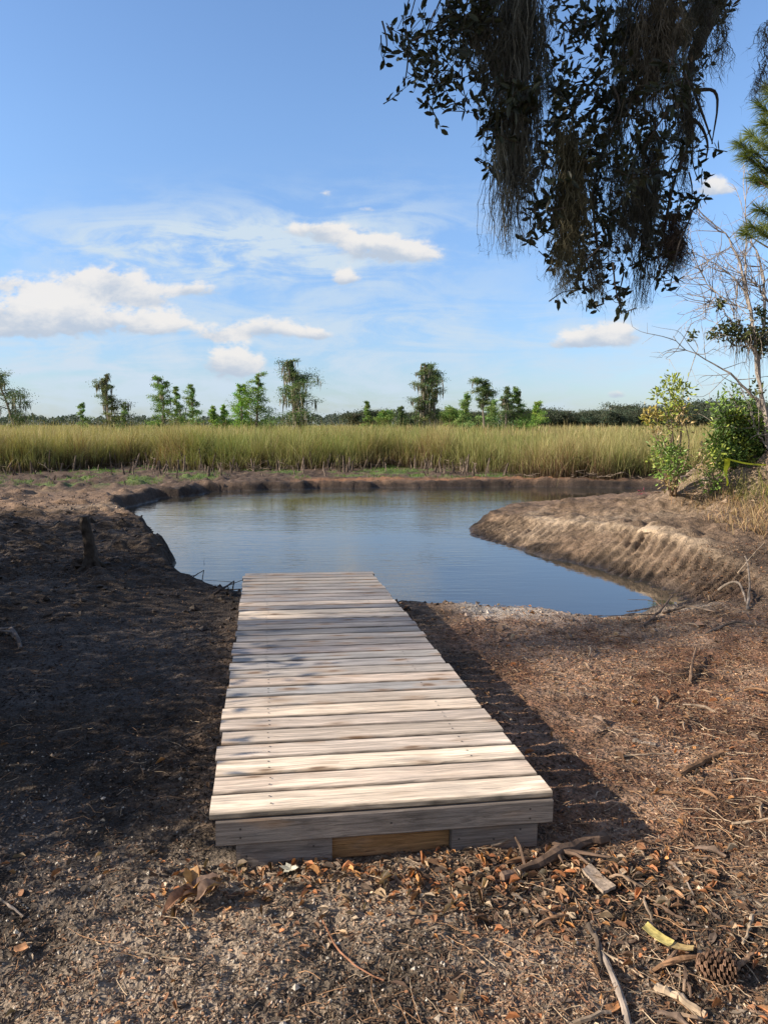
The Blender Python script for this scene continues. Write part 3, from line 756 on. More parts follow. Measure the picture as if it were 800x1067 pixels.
far_tree('bald_cypress', 'leaning dark mossy cypress at the far left edge of the marsh', 20, 384, 70, 44, 'mossy', 1, lean=-.32, moss=.75, dense=.7, col=GD)
far_tree('young_tree', 'small pale feathery tree left of the two-lobed mossy cypress', 86, 421, 90, 18, 'sapling', 2, col=GL, dense=.7)
far_tree('bald_cypress', 'dark ragged cypress heavy with moss, second mossy tree from the left', 114, 393, 88, 27, 'mossy', 3, moss=.9, dense=.8, col=[.07, .085, .035])
far_tree('young_tree', 'thin small tree touching the right side of the ragged mossy cypress', 130, 421, 92, 14, 'sapling', 4, col=GL, dense=.6)
far_tree('bald_cypress', 'bushy green cypress with dark bare trunk left of the slim column tree', 171, 395, 86, 34, 'cypress', 5, col=G, moss=.25, dense=.9)
far_tree('bald_cypress', 'second stem of green cypress just right of the dark bare trunk', 184, 403, 88, 22, 'cypress', 6, col=GL, dense=.8)
far_tree('slim_cypress', 'slim pale green column tree left of the pair of low bushy saplings', 202, 402, 92, 17, 'cypress', 7, col=GL, dense=.9)
far_tree('young_tree', 'low bright sapling with round tufts, left one of the low pair', 225, 424, 95, 13, 'sapling', 8, col=GB)
far_tree('young_tree', 'low bright sapling with round tufts, right one of the low pair', 234, 423, 93, 15, 'sapling', 9, col=GB)
far_tree('bald_cypress', 'broad bright green cypress left of the pointed dark-edged one', 253, 402, 84, 32, 'cypress', 10, col=[.11, .185, .03])
far_tree('bald_cypress', 'pointed green cypress joined to the broad bright one at its left', 267, 392, 86, 34, 'cypress', 11, col=G, dense=1.1)
far_tree('bald_cypress', 'tallest dense dark cypress draped in grey moss left of the middle gap', 305, 377, 82, 36, 'mossy', 12, moss=.95, dense=1.35, col=[.060, .090, .032])
far_tree('slim_cypress', 'thin upright little tree beginning the right-hand row', 380, 419, 105, 11, 'cypress', 13, col=G, dense=.8)
far_tree('young_tree', 'short green tree between the thin upright one and the tall palm-like one', 400, 430, 115, 18, 'broad', 14, col=G, dense=.5)
far_tree('young_tree', 'narrow pointed small tree left of the tall mossy double-headed cypress', 418, 424, 108, 13, 'cypress', 15, col=GD, dense=.8)
far_tree('tall_cypress', 'tall mossy cypress, broad left head of the double-headed pair', 440, 380, 84, 26, 'mossy', 16, moss=.8, dense=1.0, col=[.062, .085, .034])
far_tree('tall_cypress', 'tall mossy cypress, rounded right head of the double-headed pair', 454, 383, 86, 24, 'mossy', 17, moss=.6, dense=1.0, col=[.055, .080, .030])
far_tree('young_tree', 'low green bush tree left of the pointed green cypress', 471, 427, 112, 24, 'broad', 18, col=G, dense=.6)
far_tree('bald_cypress', 'mid-height pointed green cypress left of the flat-headed tree', 483, 413, 104, 26, 'cypress', 19, col=GL, dense=1.0)
far_tree('flat_headed_tree', 'slender bare-trunked tree with flat rounded head', 503, 398, 92, 21, 'flat', 20, col=[.06, .085, .03], moss=.2)
far_tree('bald_cypress', 'low full green cypress right of the flat-headed tree', 514, 418, 108, 24, 'cypress', 21, col=GL)
far_tree('bald_cypress', 'twin-topped green cypress, left top of the pair', 527, 406, 96, 22, 'cypress', 22, col=GD, moss=.2)
far_tree('bald_cypress', 'twin-topped green cypress, right top of the pair', 537, 405, 97, 22, 'cypress', 23, col=G, moss=.2)
far_tree('young_tree', 'lone pointed small green tree before the right-hand oak wood', 558, 420, 105, 20, 'cypress', 24, col=GB)
# oak wood to the right, one tree at a time (copies of four)
oaks = []
ro = np.random.default_rng(5)
pos = []
x = 566
while x < 860:
    pos.append((x, 435 - ro.uniform(0, 6) - (3 if x > 640 else 0) - (3 if x > 730 else 0))); x += ro.uniform(9, 15)
for x in (372, 388, 432, 462, 495, 548): pos.append((x, 434 - ro.uniform(0, 3)))
for i in range(4):
    oaks.append(far_tree('oak_tree', 'dark rounded oak in the wood edge beyond the right of the marsh', pos[i][0], pos[i][1], 215, 24, 'broad', 50 + i, group='oaks beyond the marsh', dense=.8, col=[.036, .046, .030], moss=.15))  # distance haze put into the crown colour as a greyer green
for i in range(4, len(pos)):
    src = oaks[i % 4]; o = copy_tree(src); dd = ro.uniform(195, 245)
    p = dp(pos[i][0], 443, dd); o.location = (p[0], p[1], .12); o.rotation_euler = (0, 0, ro.uniform(0, 6.28))
    h = (CAMH + (443 - pos[i][1]) / FPX * dd) / (CAMH + (443 - pos[i % 4][1]) / FPX * 215); o.scale = (h * ro.uniform(.9, 1.3), h * ro.uniform(.9, 1.2), h)
# distant wood that reads as one mass
fw_ = MB(); rf = np.random.default_rng(9); n = 48000
ux = rf.uniform(-.85, .85, n); dep = rf.uniform(620, 900, n)
tops = np.where(ux < -.1, 7.0, 9.5) + fbm(ux * 40, ux * 0, 1.0, 3, 91) * 5 + fbm(ux * 200, ux * 0 + 4, 1.0, 2, 92) * 3.0
tops = tops * (dep / 800) * 1.35
P = np.stack([ux * dep, dep, tops * rf.random(n) ** .75 + .3], 1)
leaf_cards(fw_, P, rf.uniform(1.4, 3.2, n), rf.uniform(1.2, 2.4, n), np.array([.075, .10, .085]) * rf.uniform(.6, 1.3, (n, 1)), rf)  # bluish haze of distance put into the leaf colour
fo = fw_.build('far_forest', M['leaf']); tag(fo, 'low dark line of distant woods along the horizon', 'forest', kind='stuff')
# ------------------------------------------------------------------ overhanging live oak
rb = np.random.default_rng(31)
oak = empty('live_oak', (5.2, .6, .2)); tag(oak, 'dark live oak limb and leaves hanging in from the top right', 'tree')
OB = np.array([5.2, .6, .2])
wd = MB(); bk = np.array([.055, .045, .038])
def sp(pts, n):
    pts = np.asarray(pts, float); t = np.linspace(0, 1, len(pts)); s_ = np.linspace(0, 1, n)
    out = np.stack([np.interp(s_, t, pts[:, k]) for k in range(3)], 1)
    for _ in range(2): out[1:-1] = (out[:-2] + 2 * out[1:-1] + out[2:]) / 4
    return out
trunk_pts = [(5.2, .6, 0), (5.15, .55, 1.4), (4.9, .6, 2.6), (4.5, .9, 3.7)]
wd.tube(sp(trunk_pts, 14), np.linspace(.42, .27, 14), 12, bk, rough=.05)
wd.build('trunk', M['bark'], oak, loc=OB)
def limb(name, pts, r0, r1, n=18):
    m = MB(); m.tube(sp(pts, n), r1 + (r0 - r1) * (1 - np.linspace(0, 1, n)) ** 2.2, 8, bk, rough=.06)
    o = m.build(name, M['bark'], oak, loc=OB); o.location = (0, 0, 0); return o
A0 = (4.5, .9, 3.7)
E1 = dp(770, -40, 4.4); 
limb('limb', [A0, (4.0, 2.2, 4.6), tuple(E1 + [.35, -.4, .3]), tuple(E1), tuple(dp(700, 40, 4.4)), tuple(dp(640, 95, 4.4)), tuple(dp(600, 130, 4.3))], .17, .012, 26)
limb('limb', [tuple(E1), tuple(dp(718, 60, 4.3)), tuple(dp(714, 100, 4.2)), tuple(dp(722, 140, 4.2)), tuple(dp(700, 190, 4.1)), tuple(dp(690, 250, 4.1))], .05, .008, 20)
limb('limb', [A0, (3.0, 2.4, 5.0), tuple(dp(660, -60, 4.0)), tuple(dp(560, -20, 4.0)), tuple(dp(480, 20, 4.0)), tuple(dp(430, 42, 3.9))], .12, .006, 24)
limb('limb', [A0, (2.2, 1.4, 6.0), (-.6, 2.0, 6.8), (-3.2, 2.6, 6.4)], .22, .05, 20)
limb('limb', [A0, (3.6, 2.6, 6.4), (1.0, 4.0, 7.2), (-1.6, 4.6, 6.8)], .18, .04, 20)
limb('limb', [(3.6, 2.3, 4.4), tuple(dp(760, -20, 4.5)), tuple(dp(640, 120, 4.4)), tuple(dp(615, 200, 4.3)), tuple(dp(625, 280, 4.2))], .06, .006, 22)
# leafy masses: px, py, radius px, number of leaves
LM = [(425, 25, 16, 40), (410, 46, 8, 8), (448, 30, 22, 120), (470, 20, 22, 130), (440, 62, 18, 70), (420, 90, 8, 12), (455, 95, 16, 60), (450, 112, 8, 10), (478, 75, 18, 90), (487, 108, 10, 16), (508, 90, 18, 110), (512, 130, 16, 80),
      (525, 25, 26, 150), (530, 65, 22, 150), (540, 105, 22, 150), (530, 150, 22, 120), (512, 168, 10, 22), (548, 180, 20, 100), (560, 40, 18, 60), (600, 20, 20, 90), (592, 45, 14, 44), (625, 30, 24, 130), (605, 85, 22, 120),
      (585, 105, 18, 110), (575, 70, 14, 34), (640, 60, 22, 130), (650, 95, 24, 150), (625, 110, 20, 110), (600, 130, 16, 80), (570, 140, 20, 130), (590, 165, 20, 120), (555, 215, 12, 20), (620, 150, 16, 60), (610, 190, 20, 130),
      (640, 140, 20, 90), (660, 170, 22, 140), (680, 120, 20, 90), (690, 150, 20, 110), (670, 200, 26, 170), (650, 225, 24, 160), (700, 190, 18, 90), (720, 165, 14, 40), (700, 225, 18, 100), (728, 190, 9, 14), (718, 215, 10, 20), (680, 250, 20, 110),
      (600, 215, 22, 140), (575, 225, 22, 130), (558, 243, 14, 30), (546, 247, 6, 8), (590, 255, 20, 110), (620, 250, 22, 130), (605, 280, 16, 60), (598, 300, 9, 18), (625, 290, 16, 60), (640, 312, 11, 30), (618, 315, 8, 12), (647, 325, 6, 10), (690, 278, 13, 34),
      (680, 290, 8, 14), (700, 290, 7, 10), (650, 20, 24, 140), (690, 30, 26, 150), (720, 20, 22, 130), (740, 10, 18, 60), (735, 60, 14, 30), (720, 90, 14, 40), (700, 80, 18, 90), (660, 270, 14, 40), (545, 5, 20, 90), (500, 45, 20, 130), (495, 5, 20, 90),
      (400, 58, 3, 3), (414, 30, 5, 4)]
lf = MB(); tw = MB()
for (px, py, rp_, n) in LM:
    n = int(n * .9)
    dep_ = 4.3 + rb.normal(0, .30); c = dp(px, py, dep_); rr_ = rp_ / FPX * dep_
    n = int(n * 1.0); nt_ = max(1, n // 9)
    for k in range(nt_):
        e = c + rb.normal(0, .52, 3) * rr_ * np.array([1, 1.6, 1]); d = norm(rb.normal(0, 1, 3) + [-.2, 0, -.35]); L = rb.uniform(.10, .22)
        s0 = e - d * L * .6; pts = np.array([s0, s0 + d * L * .35 + rb.normal(0, .01, 3), s0 + d * L * .7 + rb.normal(0, .012, 3), s0 + d * L])
        tw.tube(pts, [.0030, .0024, .0018, .0010], 4, bk, cap=False)
        m_ = 10; f = np.linspace(.15, 1, m_); cp = s0 + (d * L)[None] * f[:, None]
        ld = norm(d[None] * .6 + rb.normal(0, .75, (m_, 3)))
        leaf_cards(lf, cp, rb.uniform(.036, .068, m_), rb.uniform(.017, .028, m_), np.array([.022, .027, .012]) * rb.uniform(.6, 1.5, (m_, 1)), rb, d=ld, six=True, fold=.12)
    # a branchlet that reaches the mass
    q = c + np.array([rb.uniform(-.05, .12), rb.normal(0, .1), rb.uniform(.12, .28)])
    tw.tube(sp([q, (q + c) / 2 + rb.normal(0, .04, 3), c], 6), np.linspace(.005, .0025, 6), 5, bk, cap=False)
# crown above and to the left, out of the picture, that keeps this limb in shade
for (cx, cy, cz, rx, n) in [(-3.2, 3.0, 6.6, 1.5, 800), (-1.4, 3.6, 6.4, 1.5, 1000), (.3, 3.8, 6.7, 1.4, 900), (-2.4, 4.4, 6.7, 1.3, 800), (-4.6, 3.0, 6.4, 1.4, 700), (-3.4, 2.2, 5.6, 1.1, 700), (-2.0, 3.0, 5.3, 1.0, 800), (-4.3, 3.6, 7.6, 1.3, 500), (-.6, 2.6, 5.6, .9, 600), (2.0, 2.0, 6.6, 1.5, 500), (3.8, .8, 6.4, 1.6, 500), (-2.6, 3.6, 4.9, .7, 500), (-1.2, 3.2, 4.95, .6, 400)]:
    P = np.array([cx, cy, cz]) + rb.normal(0, .45, (n, 3)) * rx
    P = P[P[:, 2] > CAMH + .70 * np.maximum(P[:, 1], 0)]; n = len(P)
    leaf_cards(lf, P, rb.uniform(.10, .2, n), rb.uniform(.06, .11, n), np.array([.045, .06, .022]), rb)
for m, nm, mt in ((lf, 'leaves', M['leaf_near']), (tw, 'twigs', M['twig'])):
    o = m.build(nm, mt, oak, loc=OB); o.location = (0, 0, 0)
# spanish moss, clump by clump
def moss(px, y0_, y1_, hw, dep_, n, label, dens=1.0, seed=0, col=(.105, .102, .088), wisp=.3):
    r = np.random.default_rng(seed); dep_ = dep_ - .12; top = dp(px, y0_, dep_)
    L = (y1_ - y0_) / FPX * dep_; W_ = hw / FPX * dep_
    m = MB(); seg = 14; nb_ = max(4, n // 16); n = int(n * .58); W_ = W_ * .9
    bo = r.normal(0, .5, (nb_, 2)) * [W_, W_ * .8]; bs = r.random(nb_) ** 1.4 * .6; bl = r.uniform(.22, .62, nb_) * np.where(r.random(nb_) < .25, 1.6, 1); bw = r.uniform(.05, .26, nb_) * W_
    bd = r.normal(0, .09, (nb_, 2)) * W_ * 3; bp = r.uniform(0, 6.28, nb_); bc = r.uniform(.6, 1.4, nb_)
    for k in range(n):
        q = r.integers(nb_); s0 = min(.95, bs[q] + r.random() * .12); cl = max(.05, min(1.03 - s0, bl[q] * r.uniform(.45, 1.1)))
        t = np.linspace(0, 1, seg); z = -(s0 + cl * t) * L; tp = 1 - .75 * t ** 1.3
        o_ = r.normal(0, .6, 2) * bw[q]
        w1 = np.cumsum(r.normal(0, .009, (seg, 2)), 0) + np.stack([np.sin(t * 7 + bp[q]), np.cos(t * 6 + bp[q])], 1) * .012
        p = np.stack([top[0] + bo[q, 0] + o_[0] * tp + bd[q, 0] * t + w1[:, 0], top[1] + bo[q, 1] + o_[1] * tp + bd[q, 1] * t + w1[:, 1], top[2] + z], 1)
        w = r.uniform(.0010, .0030) * (1 - t ** 3 * .8); a_ = r.uniform(0, 3.14) + t * r.uniform(-4, 4)
        d = np.stack([np.cos(a_) * w, np.sin(a_) * w, 0 * w], 1)
        V = np.stack([p - d, p + d], 1).reshape(-1, 3); i = np.arange(seg - 1) * 2
        m.add(V, np.stack([i, i + 1, i + 3, i + 2], 1), np.array(col) * r.uniform(.7, 1.3) * bc[q])
        nh = 16; q_ = r.integers(1, seg, nh); dd_ = r.normal(0, .019, (nh, 3)); dd_[:, 2] -= .020
        b0 = p[q_]; e0 = b0 + dd_; sd_ = norm(r.normal(0, 1, (nh, 3))) * .0011
        V = np.stack([b0 - sd_, b0 + sd_, e0], 1).reshape(-1, 3)
        m.add(V, np.arange(nh * 3).reshape(-1, 3), np.array(col) * r.uniform(.6, 1.4) * bc[q])
    o = m.build('spanish_moss', M['moss'], loc=top); tag(o, label, 'moss', 'spanish moss hanging from the oak'); return o
moss(507, -25, 62, 14, 4.0, 330, 'short grey moss clump at the top left of the oak limb', seed=1)
moss(540, -40, 222, 25, 4.1, 1500, 'longest dark moss curtain on the left of the oak limb', seed=2, wisp=.22)
moss(534, 120, 212, 13, 4.1, 200, 'thin moss tail under the left moss curtain', seed=3)
moss(573, 0, 120, 9, 4.3, 130, 'wispy moss strand between the two top leaf masses', seed=4)
moss(598, 118, 292, 19, 4.0, 950, 'olive moss column hanging over the lower left leaves', seed=5, col=(.095, .085, .055))
moss(640, 90, 215, 17, 4.4, 320, 'loose moss veil in the middle of the oak leaves', seed=6)
moss(692, -40, 100, 27, 4.0, 1100, 'broad pale brown moss clump at the top right', seed=7, col=(.115, .10, .08))
moss(662, -30, 120, 15, 4.2, 360, 'grey moss strip left of the broad top clump', seed=8)
moss(728, -30, 95, 14, 4.2, 260, 'ragged moss strands right of the broad top clump', seed=9)
moss(757, -30, 60, 10, 4.1, 110, 'thin hanging moss wisps at the right end of the limb', seed=10)
moss(676, 120, 300, 17, 4.2, 620, 'dark moss column above the lower right leaves', seed=11)
moss(704, 215, 276, 10, 4.1, 420, 'small rounded brown moss bundle at the lower right', seed=12, col=(.075, .055, .045))
moss(653, 170, 262, 14, 4.3, 320, 'short moss tuft below the middle leaves', seed=13)
moss(620, 240, 318, 10, 4.2, 120, 'thin moss tail at the lowest leaf tips', seed=14)
moss(715, 80, 190, 12, 4.3, 240, 'narrow moss strip along the bare right twigs', seed=15)
moss(585, 255, 300, 10, 4.2, 80, 'wispy moss under the olive column', seed=16)
moss(798, 20, 105, 3.5, 4.0, 90, 'dark moss string hanging at the right picture edge', seed=17)
# bare twigs right of the leaves
m = MB()
for pl in ([(712, 60), (722, 95), (735, 128), (742, 150)], [(722, 95), (745, 92), (748, 110), (741, 150)], [(700, 120), (728, 125), (738, 150), (735, 165)], [(690, 60), (712, 90), (716, 118), (705, 145)]):
    m.tube(sp([dp(a, b_, 4.2) for a, b_ in pl], 12), np.linspace(.012, .003, 12), 5, bk, rough=.1)
o = m.build('bare_twig', M['twig'], oak, loc=OB); o.location = (0, 0, 0)

# ------------------------------------------------------------------ right side: bare tree, pine, bush, sapling
D0 = 11.6
bt = empty('bare_tree', on_ground(806, 497)); BT = np.array(bt.location)
tag(bt, 'pale leafless tree with grey moss leaning in from the right picture edge', 'tree')
pale = np.array([.34, .295, .26]); m = MB(); tip = MB()
def br(pl, r0, r1, d=D0, col=pale, n=16, mb=None):
    P_ = sp([dp(a, b_, d + c_) for a, b_, c_ in [(q + (0,))[:3] for q in pl]], n); P_[1:-1] += rb.normal(0, .012, (n - 2, 3))
    (mb or m).tube(P_, r1 + (r0 - r1) * (1 - np.linspace(0, 1, n)) ** 1.6, 6, col, rough=.06, cap=False); return P_
main = br([(806, 500), (802, 470), (797, 440), (791, 405), (787, 370), (783, 335), (778, 310), (770, 297), (757, 283), (738, 270), (716, 263)], .052, .005, n=30)
m.build('trunk', M['bark'], bt, loc=BT)
m = MB(); paths = [main[12:]]
paths.append(br([(783, 335), (776, 300), (768, 262), (755, 243), (740, 232), (722, 214)], .028, .005))
paths.append(br([(790, 395, 0), (794, 340, .2), (798, 300, .3), (792, 275, .3), (784, 255, .3), (782, 248, .3)], .034, .010))
paths.append(br([(800, 315, .3), (790, 300, .3), (778, 290, .2)], .022, .01))
paths.append(br([(795, 428), (785, 415), (774, 402), (757, 386), (735, 374), (707, 363), (701, 350)], .032, .005, col=pale * .8))
paths.append(br([(778, 310), (775, 270), (778, 235), (776, 210), (779, 195)], .020, .004))
paths.append(br([(787, 370), (774, 350), (760, 335), (748, 318), (742, 300)], .026, .004))
paths.append(br([(802, 470), (790, 455), (785, 440), (779, 425)], .02, .006))
paths.append(br([(797, 440, 0), (812, 380, .2), (822, 300, .2), (815, 220, .2), (826, 150, .2)], .042, .008))
paths.append(br([(768, 297), (765, 330), (770, 350)], .012, .003))
paths.append(br([(738, 270), (730, 285), (741, 305), (735, 330)], .01, .003))
for P_ in paths:
    for k in range(19):
        i = rb.integers(2, len(P_)); s0 = P_[i]; d = norm(np.array([rb.normal(-.35, .6), rb.normal(0, .4), rb.normal(.35, .55)])); L = rb.uniform(.2, .75)
        pts = sp([s0, s0 + d * L * .4 + rb.normal(0, .03, 3), s0 + d * L * .8 + rb.normal(0, .05, 3), s0 + d * L + rb.normal(0, .06, 3)], 8)
        m.tube(pts, np.linspace(.007, .002, 8), 4, pale * rb.uniform(.6, 1.1), cap=False)
        for _ in range(3):
            j = rb.integers(2, 8); d2 = norm(d + rb.normal(0, .7, 3)); l2 = rb.uniform(.08, .3)
            m.tube([pts[j], pts[j] + d2 * l2 * .5 + rb.normal(0, .01, 3), pts[j] + d2 * l2], [.0035, .0025, .0015], 3, pale * rb.uniform(.6, 1.1), cap=False)
m.build('branches', M['bark'], bt, loc=BT)
lm = MB()
for (px, py, r_, n) in [(722, 350, 5, 30), (745, 347, 7, 60), (757, 345, 9, 110), (770, 344, 9, 120), (780, 350, 9, 110), (790, 355, 9, 110), (798, 360, 9, 110), (750, 316, 5, 40), (790, 325, 6, 40), (786, 405, 8, 40), (797, 345, 8, 90), (797, 328, 6, 50), (765, 353, 6, 40)]:
    c = dp(px, py, D0); P = c + rb.normal(0, .55, (n, 3)) * r_ / FPX * D0
    leaf_cards(lm, P, rb.uniform(.05, .10, n), rb.uniform(.025, .045, n), np.array([.07, .085, .028]) * rb.uniform(.6, 1.6, (n, 1)), rb, six=True)
lm.build('leaves', M['leaf_near'], bt, loc=BT)
def tree_moss(pts, dep_, lab, sd_):
    r = np.random.default_rng(sd_); m = MB()
    for (px, py, l_, n) in pts:
        c = dp(px, py, dep_)
        for k in range(n):
            q = c + r.normal(0, .06, 3) * [1.5, 1.5, .8]; L = l_ / FPX * dep_ * r.uniform(.4, 1.1); seg = 6; t = np.linspace(0, 1, seg)
            p = q + np.stack([np.cumsum(r.normal(0, .012, seg)), np.cumsum(r.normal(0, .012, seg)), -t * L], 1); w = r.uniform(.003, .007) * (1 - t * .8)
            a_ = r.uniform(0, 3.14); d = np.stack([np.cos(a_) * w, np.sin(a_) * w, 0 * w], 1); i = np.arange(seg - 1) * 2
            m.add(np.stack([p - d, p + d], 1).reshape(-1, 3), np.stack([i, i + 1, i + 3, i + 2], 1), np.array([.26, .22, .19]) * r.uniform(.6, 1.3))
    o = m.build('spanish_moss', M['moss'], loc=dp(pts[0][0], pts[0][1], dep_)); tag(o, lab, 'moss')
tree_moss([(762, 352, 22, 16), (775, 350, 30, 40), (783, 352, 26, 30), (792, 350, 36, 40)], D0, 'grey moss fringe hanging below the green leaf tuft of the bare tree', 1)
tree_moss([(732, 272, 16, 12), (745, 280, 18, 14), (756, 285, 14, 12), (775, 292, 22, 22), (779, 275, 20, 14)], D0, 'thin pale moss wisps on the upper left branches of the bare tree', 2)
# pine reaching in at the right edge
pn = empty('pine_tree', on_ground(905, 545)); PB = np.array(pn.location); tag(pn, 'green pine with long needle tufts at the top right edge', 'tree')
m = MB(); D1 = 9.4; hp = 6.5
m.tube(sp([PB, PB + [-.05, 0, 3], PB + [.02, .05, hp]], 12), np.linspace(.13, .05, 12), 8, [.20, .13, .09], rough=.08); m.build('trunk', M['bark'], pn, loc=PB)
m = MB(); nd = MB()
TF = [(797, 92), (790, 108), (800, 118), (781, 140), (790, 148), (770, 150), (800, 155), (776, 163), (788, 172), (799, 178), (792, 190), (785, 185), (803, 100), (810, 130), (812, 160), (815, 80), (808, 190), (783, 158),
      (782, 236), (793, 243), (801, 222), (790, 218), (776, 243), (797, 237), (812, 240), (820, 110), (830, 150), (828, 200), (802, 138), (795, 128)]
for (px, py) in TF:
    dd0 = D1 + rb.normal(0, .25); c = dp(px, py, dd0); org = dp(max(px + 30, 835), py + 22 + rb.normal(0, 8), D1)
    d = norm(c - org); pts = sp([org, (org + c) / 2 + [0, 0, -.08], c], 9); m.tube(pts, np.linspace(.018, .006, 9), 5, [.20, .14, .10], cap=False)
    n = 170; f = rb.random(n) ** .7; st = c - d * .16 * (1 - f)[:, None]
    nd_ = norm(d[None] * .9 + rb.normal(0, .62, (n, 3))); Ln = rb.uniform(.13, .21, n)[:, None]
    mid = st + nd_ * Ln * .5; en = st + nd_ * Ln - np.array([0, 0, 1]) * Ln * .10; sd_ = norm(np.cross(nd_, rb.normal(0, 1, (n, 3)))) * .0022
    V = np.stack([st - sd_, st + sd_, mid + sd_, en, mid - sd_], 1).reshape(-1, 3); b0 = np.arange(n)[:, None] * 5
    nd.add(V, b0 + np.array([[0, 1, 2, 3, 4]]), np.repeat(np.array([.13, .165, .045]) * rb.uniform(.6, 1.5, (n, 1)), 5, 0))
m.tube(sp([PB + [0, 0, hp * .5], dp(840, 170, D1), dp(800, 160, D1)], 8), np.linspace(.04, .01, 8), 6, [.20, .13, .09])
m.build('branches', M['bark'], pn, loc=PB)
nd.build('needles', M['blade'], pn, loc=PB)

def shrub(name, label, base, blobs, dep_, lsz, cols, stems, cat='bush', dirup=.3, stemr=.012, mat='leaf_near', group=None):
    """blobs: (px, py, radius px, leaves, colour number)"""
    t_ = empty(name, base); tag(t_, label, cat, group); B = np.array(t_.location)
    l = MB(); s_ = MB()
    for (px, py, r_, n, ci) in blobs:
        c = dp(px, py, dep_ + rb.normal(0, .12)); rr_ = r_ / FPX * dep_
        P = c + rb.normal(0, .5, (n, 3)) * rr_ * [1, 1.2, 1]
        dd_ = norm(P - c + rb.normal(0, .3, (n, 3)) * rr_ + [0, 0, rr_ * .2])
        leaf_cards(l, P, lsz * rb.uniform(.6, 1.3, n), lsz * .42 * rb.uniform(.6, 1.3, n), np.array(cols[ci]) * rb.uniform(.6, 1.45, (n, 1)), rb, d=dd_, six=True)
        q = np.array([B[0] + rb.normal(0, .05), B[1], B[2]]); s_.tube(sp([q, (q * .5 + c * .5) + rb.normal(0, .08, 3), c], 8), np.linspace(stemr, .003, 8), 5, stems, cap=False)
        for k in range(max(2, n // 30)):
            e = c + rb.normal(0, .5, 3) * rr_; s_.tube([c, (c + e) / 2 + rb.normal(0, .01, 3), e], [.004, .003, .002], 3, stems, cap=False)
    s_.build('stems', M['twig'], t_, loc=B)
    l.build('leaves', M[mat], t_, loc=B); return t_
YG = [.27, .32, .06]; OR = [.34, .27, .07]; GG = [.16, .25, .05]; DG = [.075, .13, .03]; TN = [.40, .30, .15]
shrub('sapling', 'slender sapling with yellow green leaves at the left foot of the mound', on_ground(700, 516),
      [(703, 398, 8, 60, 0), (711, 405, 10, 90, 0), (697, 401, 8, 60, 0), (690, 408, 8, 45, 0), (684, 412, 5, 20, 0), (703, 415, 10, 80, 0), (698, 425, 10, 90, 0), (706, 430, 10, 70, 4), (712, 425, 8, 40, 0), (675, 432, 8, 50, 1), (682, 435, 8, 60, 1), (677, 442, 7, 30, 0), (697, 440, 11, 90, 0), (708, 443, 9, 50, 4),
       (688, 465, 8, 60, 2), (694, 473, 11, 110, 2), (700, 480, 12, 130, 2), (705, 470, 9, 60, 2), (690, 482, 9, 60, 0), (686, 490, 7, 30, 2), (700, 492, 10, 80, 2), (697, 503, 8, 50, 4), (684, 452, 6, 24, 4), (705, 488, 8, 50, 2), (680, 478, 5, 16, 0)],
      11.2, .070, [YG, OR, GG, DG, TN], [.30, .23, .17], 'tree', stemr=.016)
bl = []
for k in range(64):
    a = rb.uniform(0, 6.28); q = rb.random() ** .5; x_ = 772 + np.cos(a) * q * 30; y_ = 462 + np.sin(a) * q * 32
    bl.append((x_, y_, rb.uniform(8, 12), 140, int(rb.choice([2, 2, 3, 3, 0]))))
for (x_, y_) in [(766, 418), (763, 408), (770, 428), (760, 428), (776, 436), (752, 440), (768, 440), (790, 430), (800, 440), (758, 448), (745, 455), (750, 422), (783, 420), (800, 470), (812, 460), (808, 440), (795, 495), (785, 500), (800, 508)]:
    bl.append((x_, y_, 8, 50, 2))
shrub('green_bush', 'dense green leafy bush on top of the mound by the bare tree', (6.0, 12.25, float(ground_z(6.0, 12.25)[0])), bl, 11.9, .075, [YG, OR, GG, DG, TN], [.16, .12, .09], stemr=.014)
shrub('low_bush', 'low yellowish bush on the mound slope left of the green bush', on_ground(744, 505), [(738, 475, 9, 50, 0), (745, 482, 9, 50, 0), (735, 490, 9, 50, 2), (745, 498, 9, 40, 2), (731, 480, 7, 30, 4), (752, 470, 7, 30, 0), (739, 505, 8, 40, 2), (733, 468, 6, 20, 4)], 11.3, .07, [YG, OR, GG, DG, TN], [.25, .2, .15])
shrub('red_plant', 'tiny purple red leafy plant beside the water at the mound foot', on_ground(676, 524), [(666, 517, 4, 20, 0), (671, 519, 5, 30, 0), (676, 521, 4, 18, 0), (670, 513, 3, 10, 0)], gp(676, 524, .2)[1], .05, [[.16, .03, .05]], [.12, .05, .05], 'plant', stemr=.005)
# yellow ribbon
m = MB(); dep_ = 11.0; p0 = dp(757, 478, dep_); p1 = dp(756, 506, dep_); t = np.linspace(0, 1, 12)
P_ = p0 + (p1 - p0) * t[:, None] + np.stack([.012 * np.sin(t * 9), .02 * np.sin(t * 5), 0 * t], 1)
w_ = .038 * (1 + .25 * np.sin(t * 7)); d = np.stack([w_ * np.cos(t * .9), w_ * np.sin(t * .9), 0 * t], 1)
V = np.stack([P_ - d, P_ + d], 1).reshape(-1, 3); i = np.arange(11) * 2
m.add(V, np.stack([i, i + 1, i + 3, i + 2], 1), [.55, .60, .03])
P_ = sp([p0, dp(775, 483, 11.1), dp(800, 485, 11.3), dp(840, 480, 11.6)], 14); V = np.stack([P_ - [0, 0, .012], P_ + [0, 0, .012]], 1).reshape(-1, 3); i = np.arange(13) * 2
m.add(V, np.stack([i, i + 1, i + 3, i + 2], 1), [.55, .60, .03])
o = m.build('yellow_ribbon', M['leaf_near'], loc=p1); tag(o, 'bright yellow ribbon strung in front of the green bush on the mound', 'ribbon')

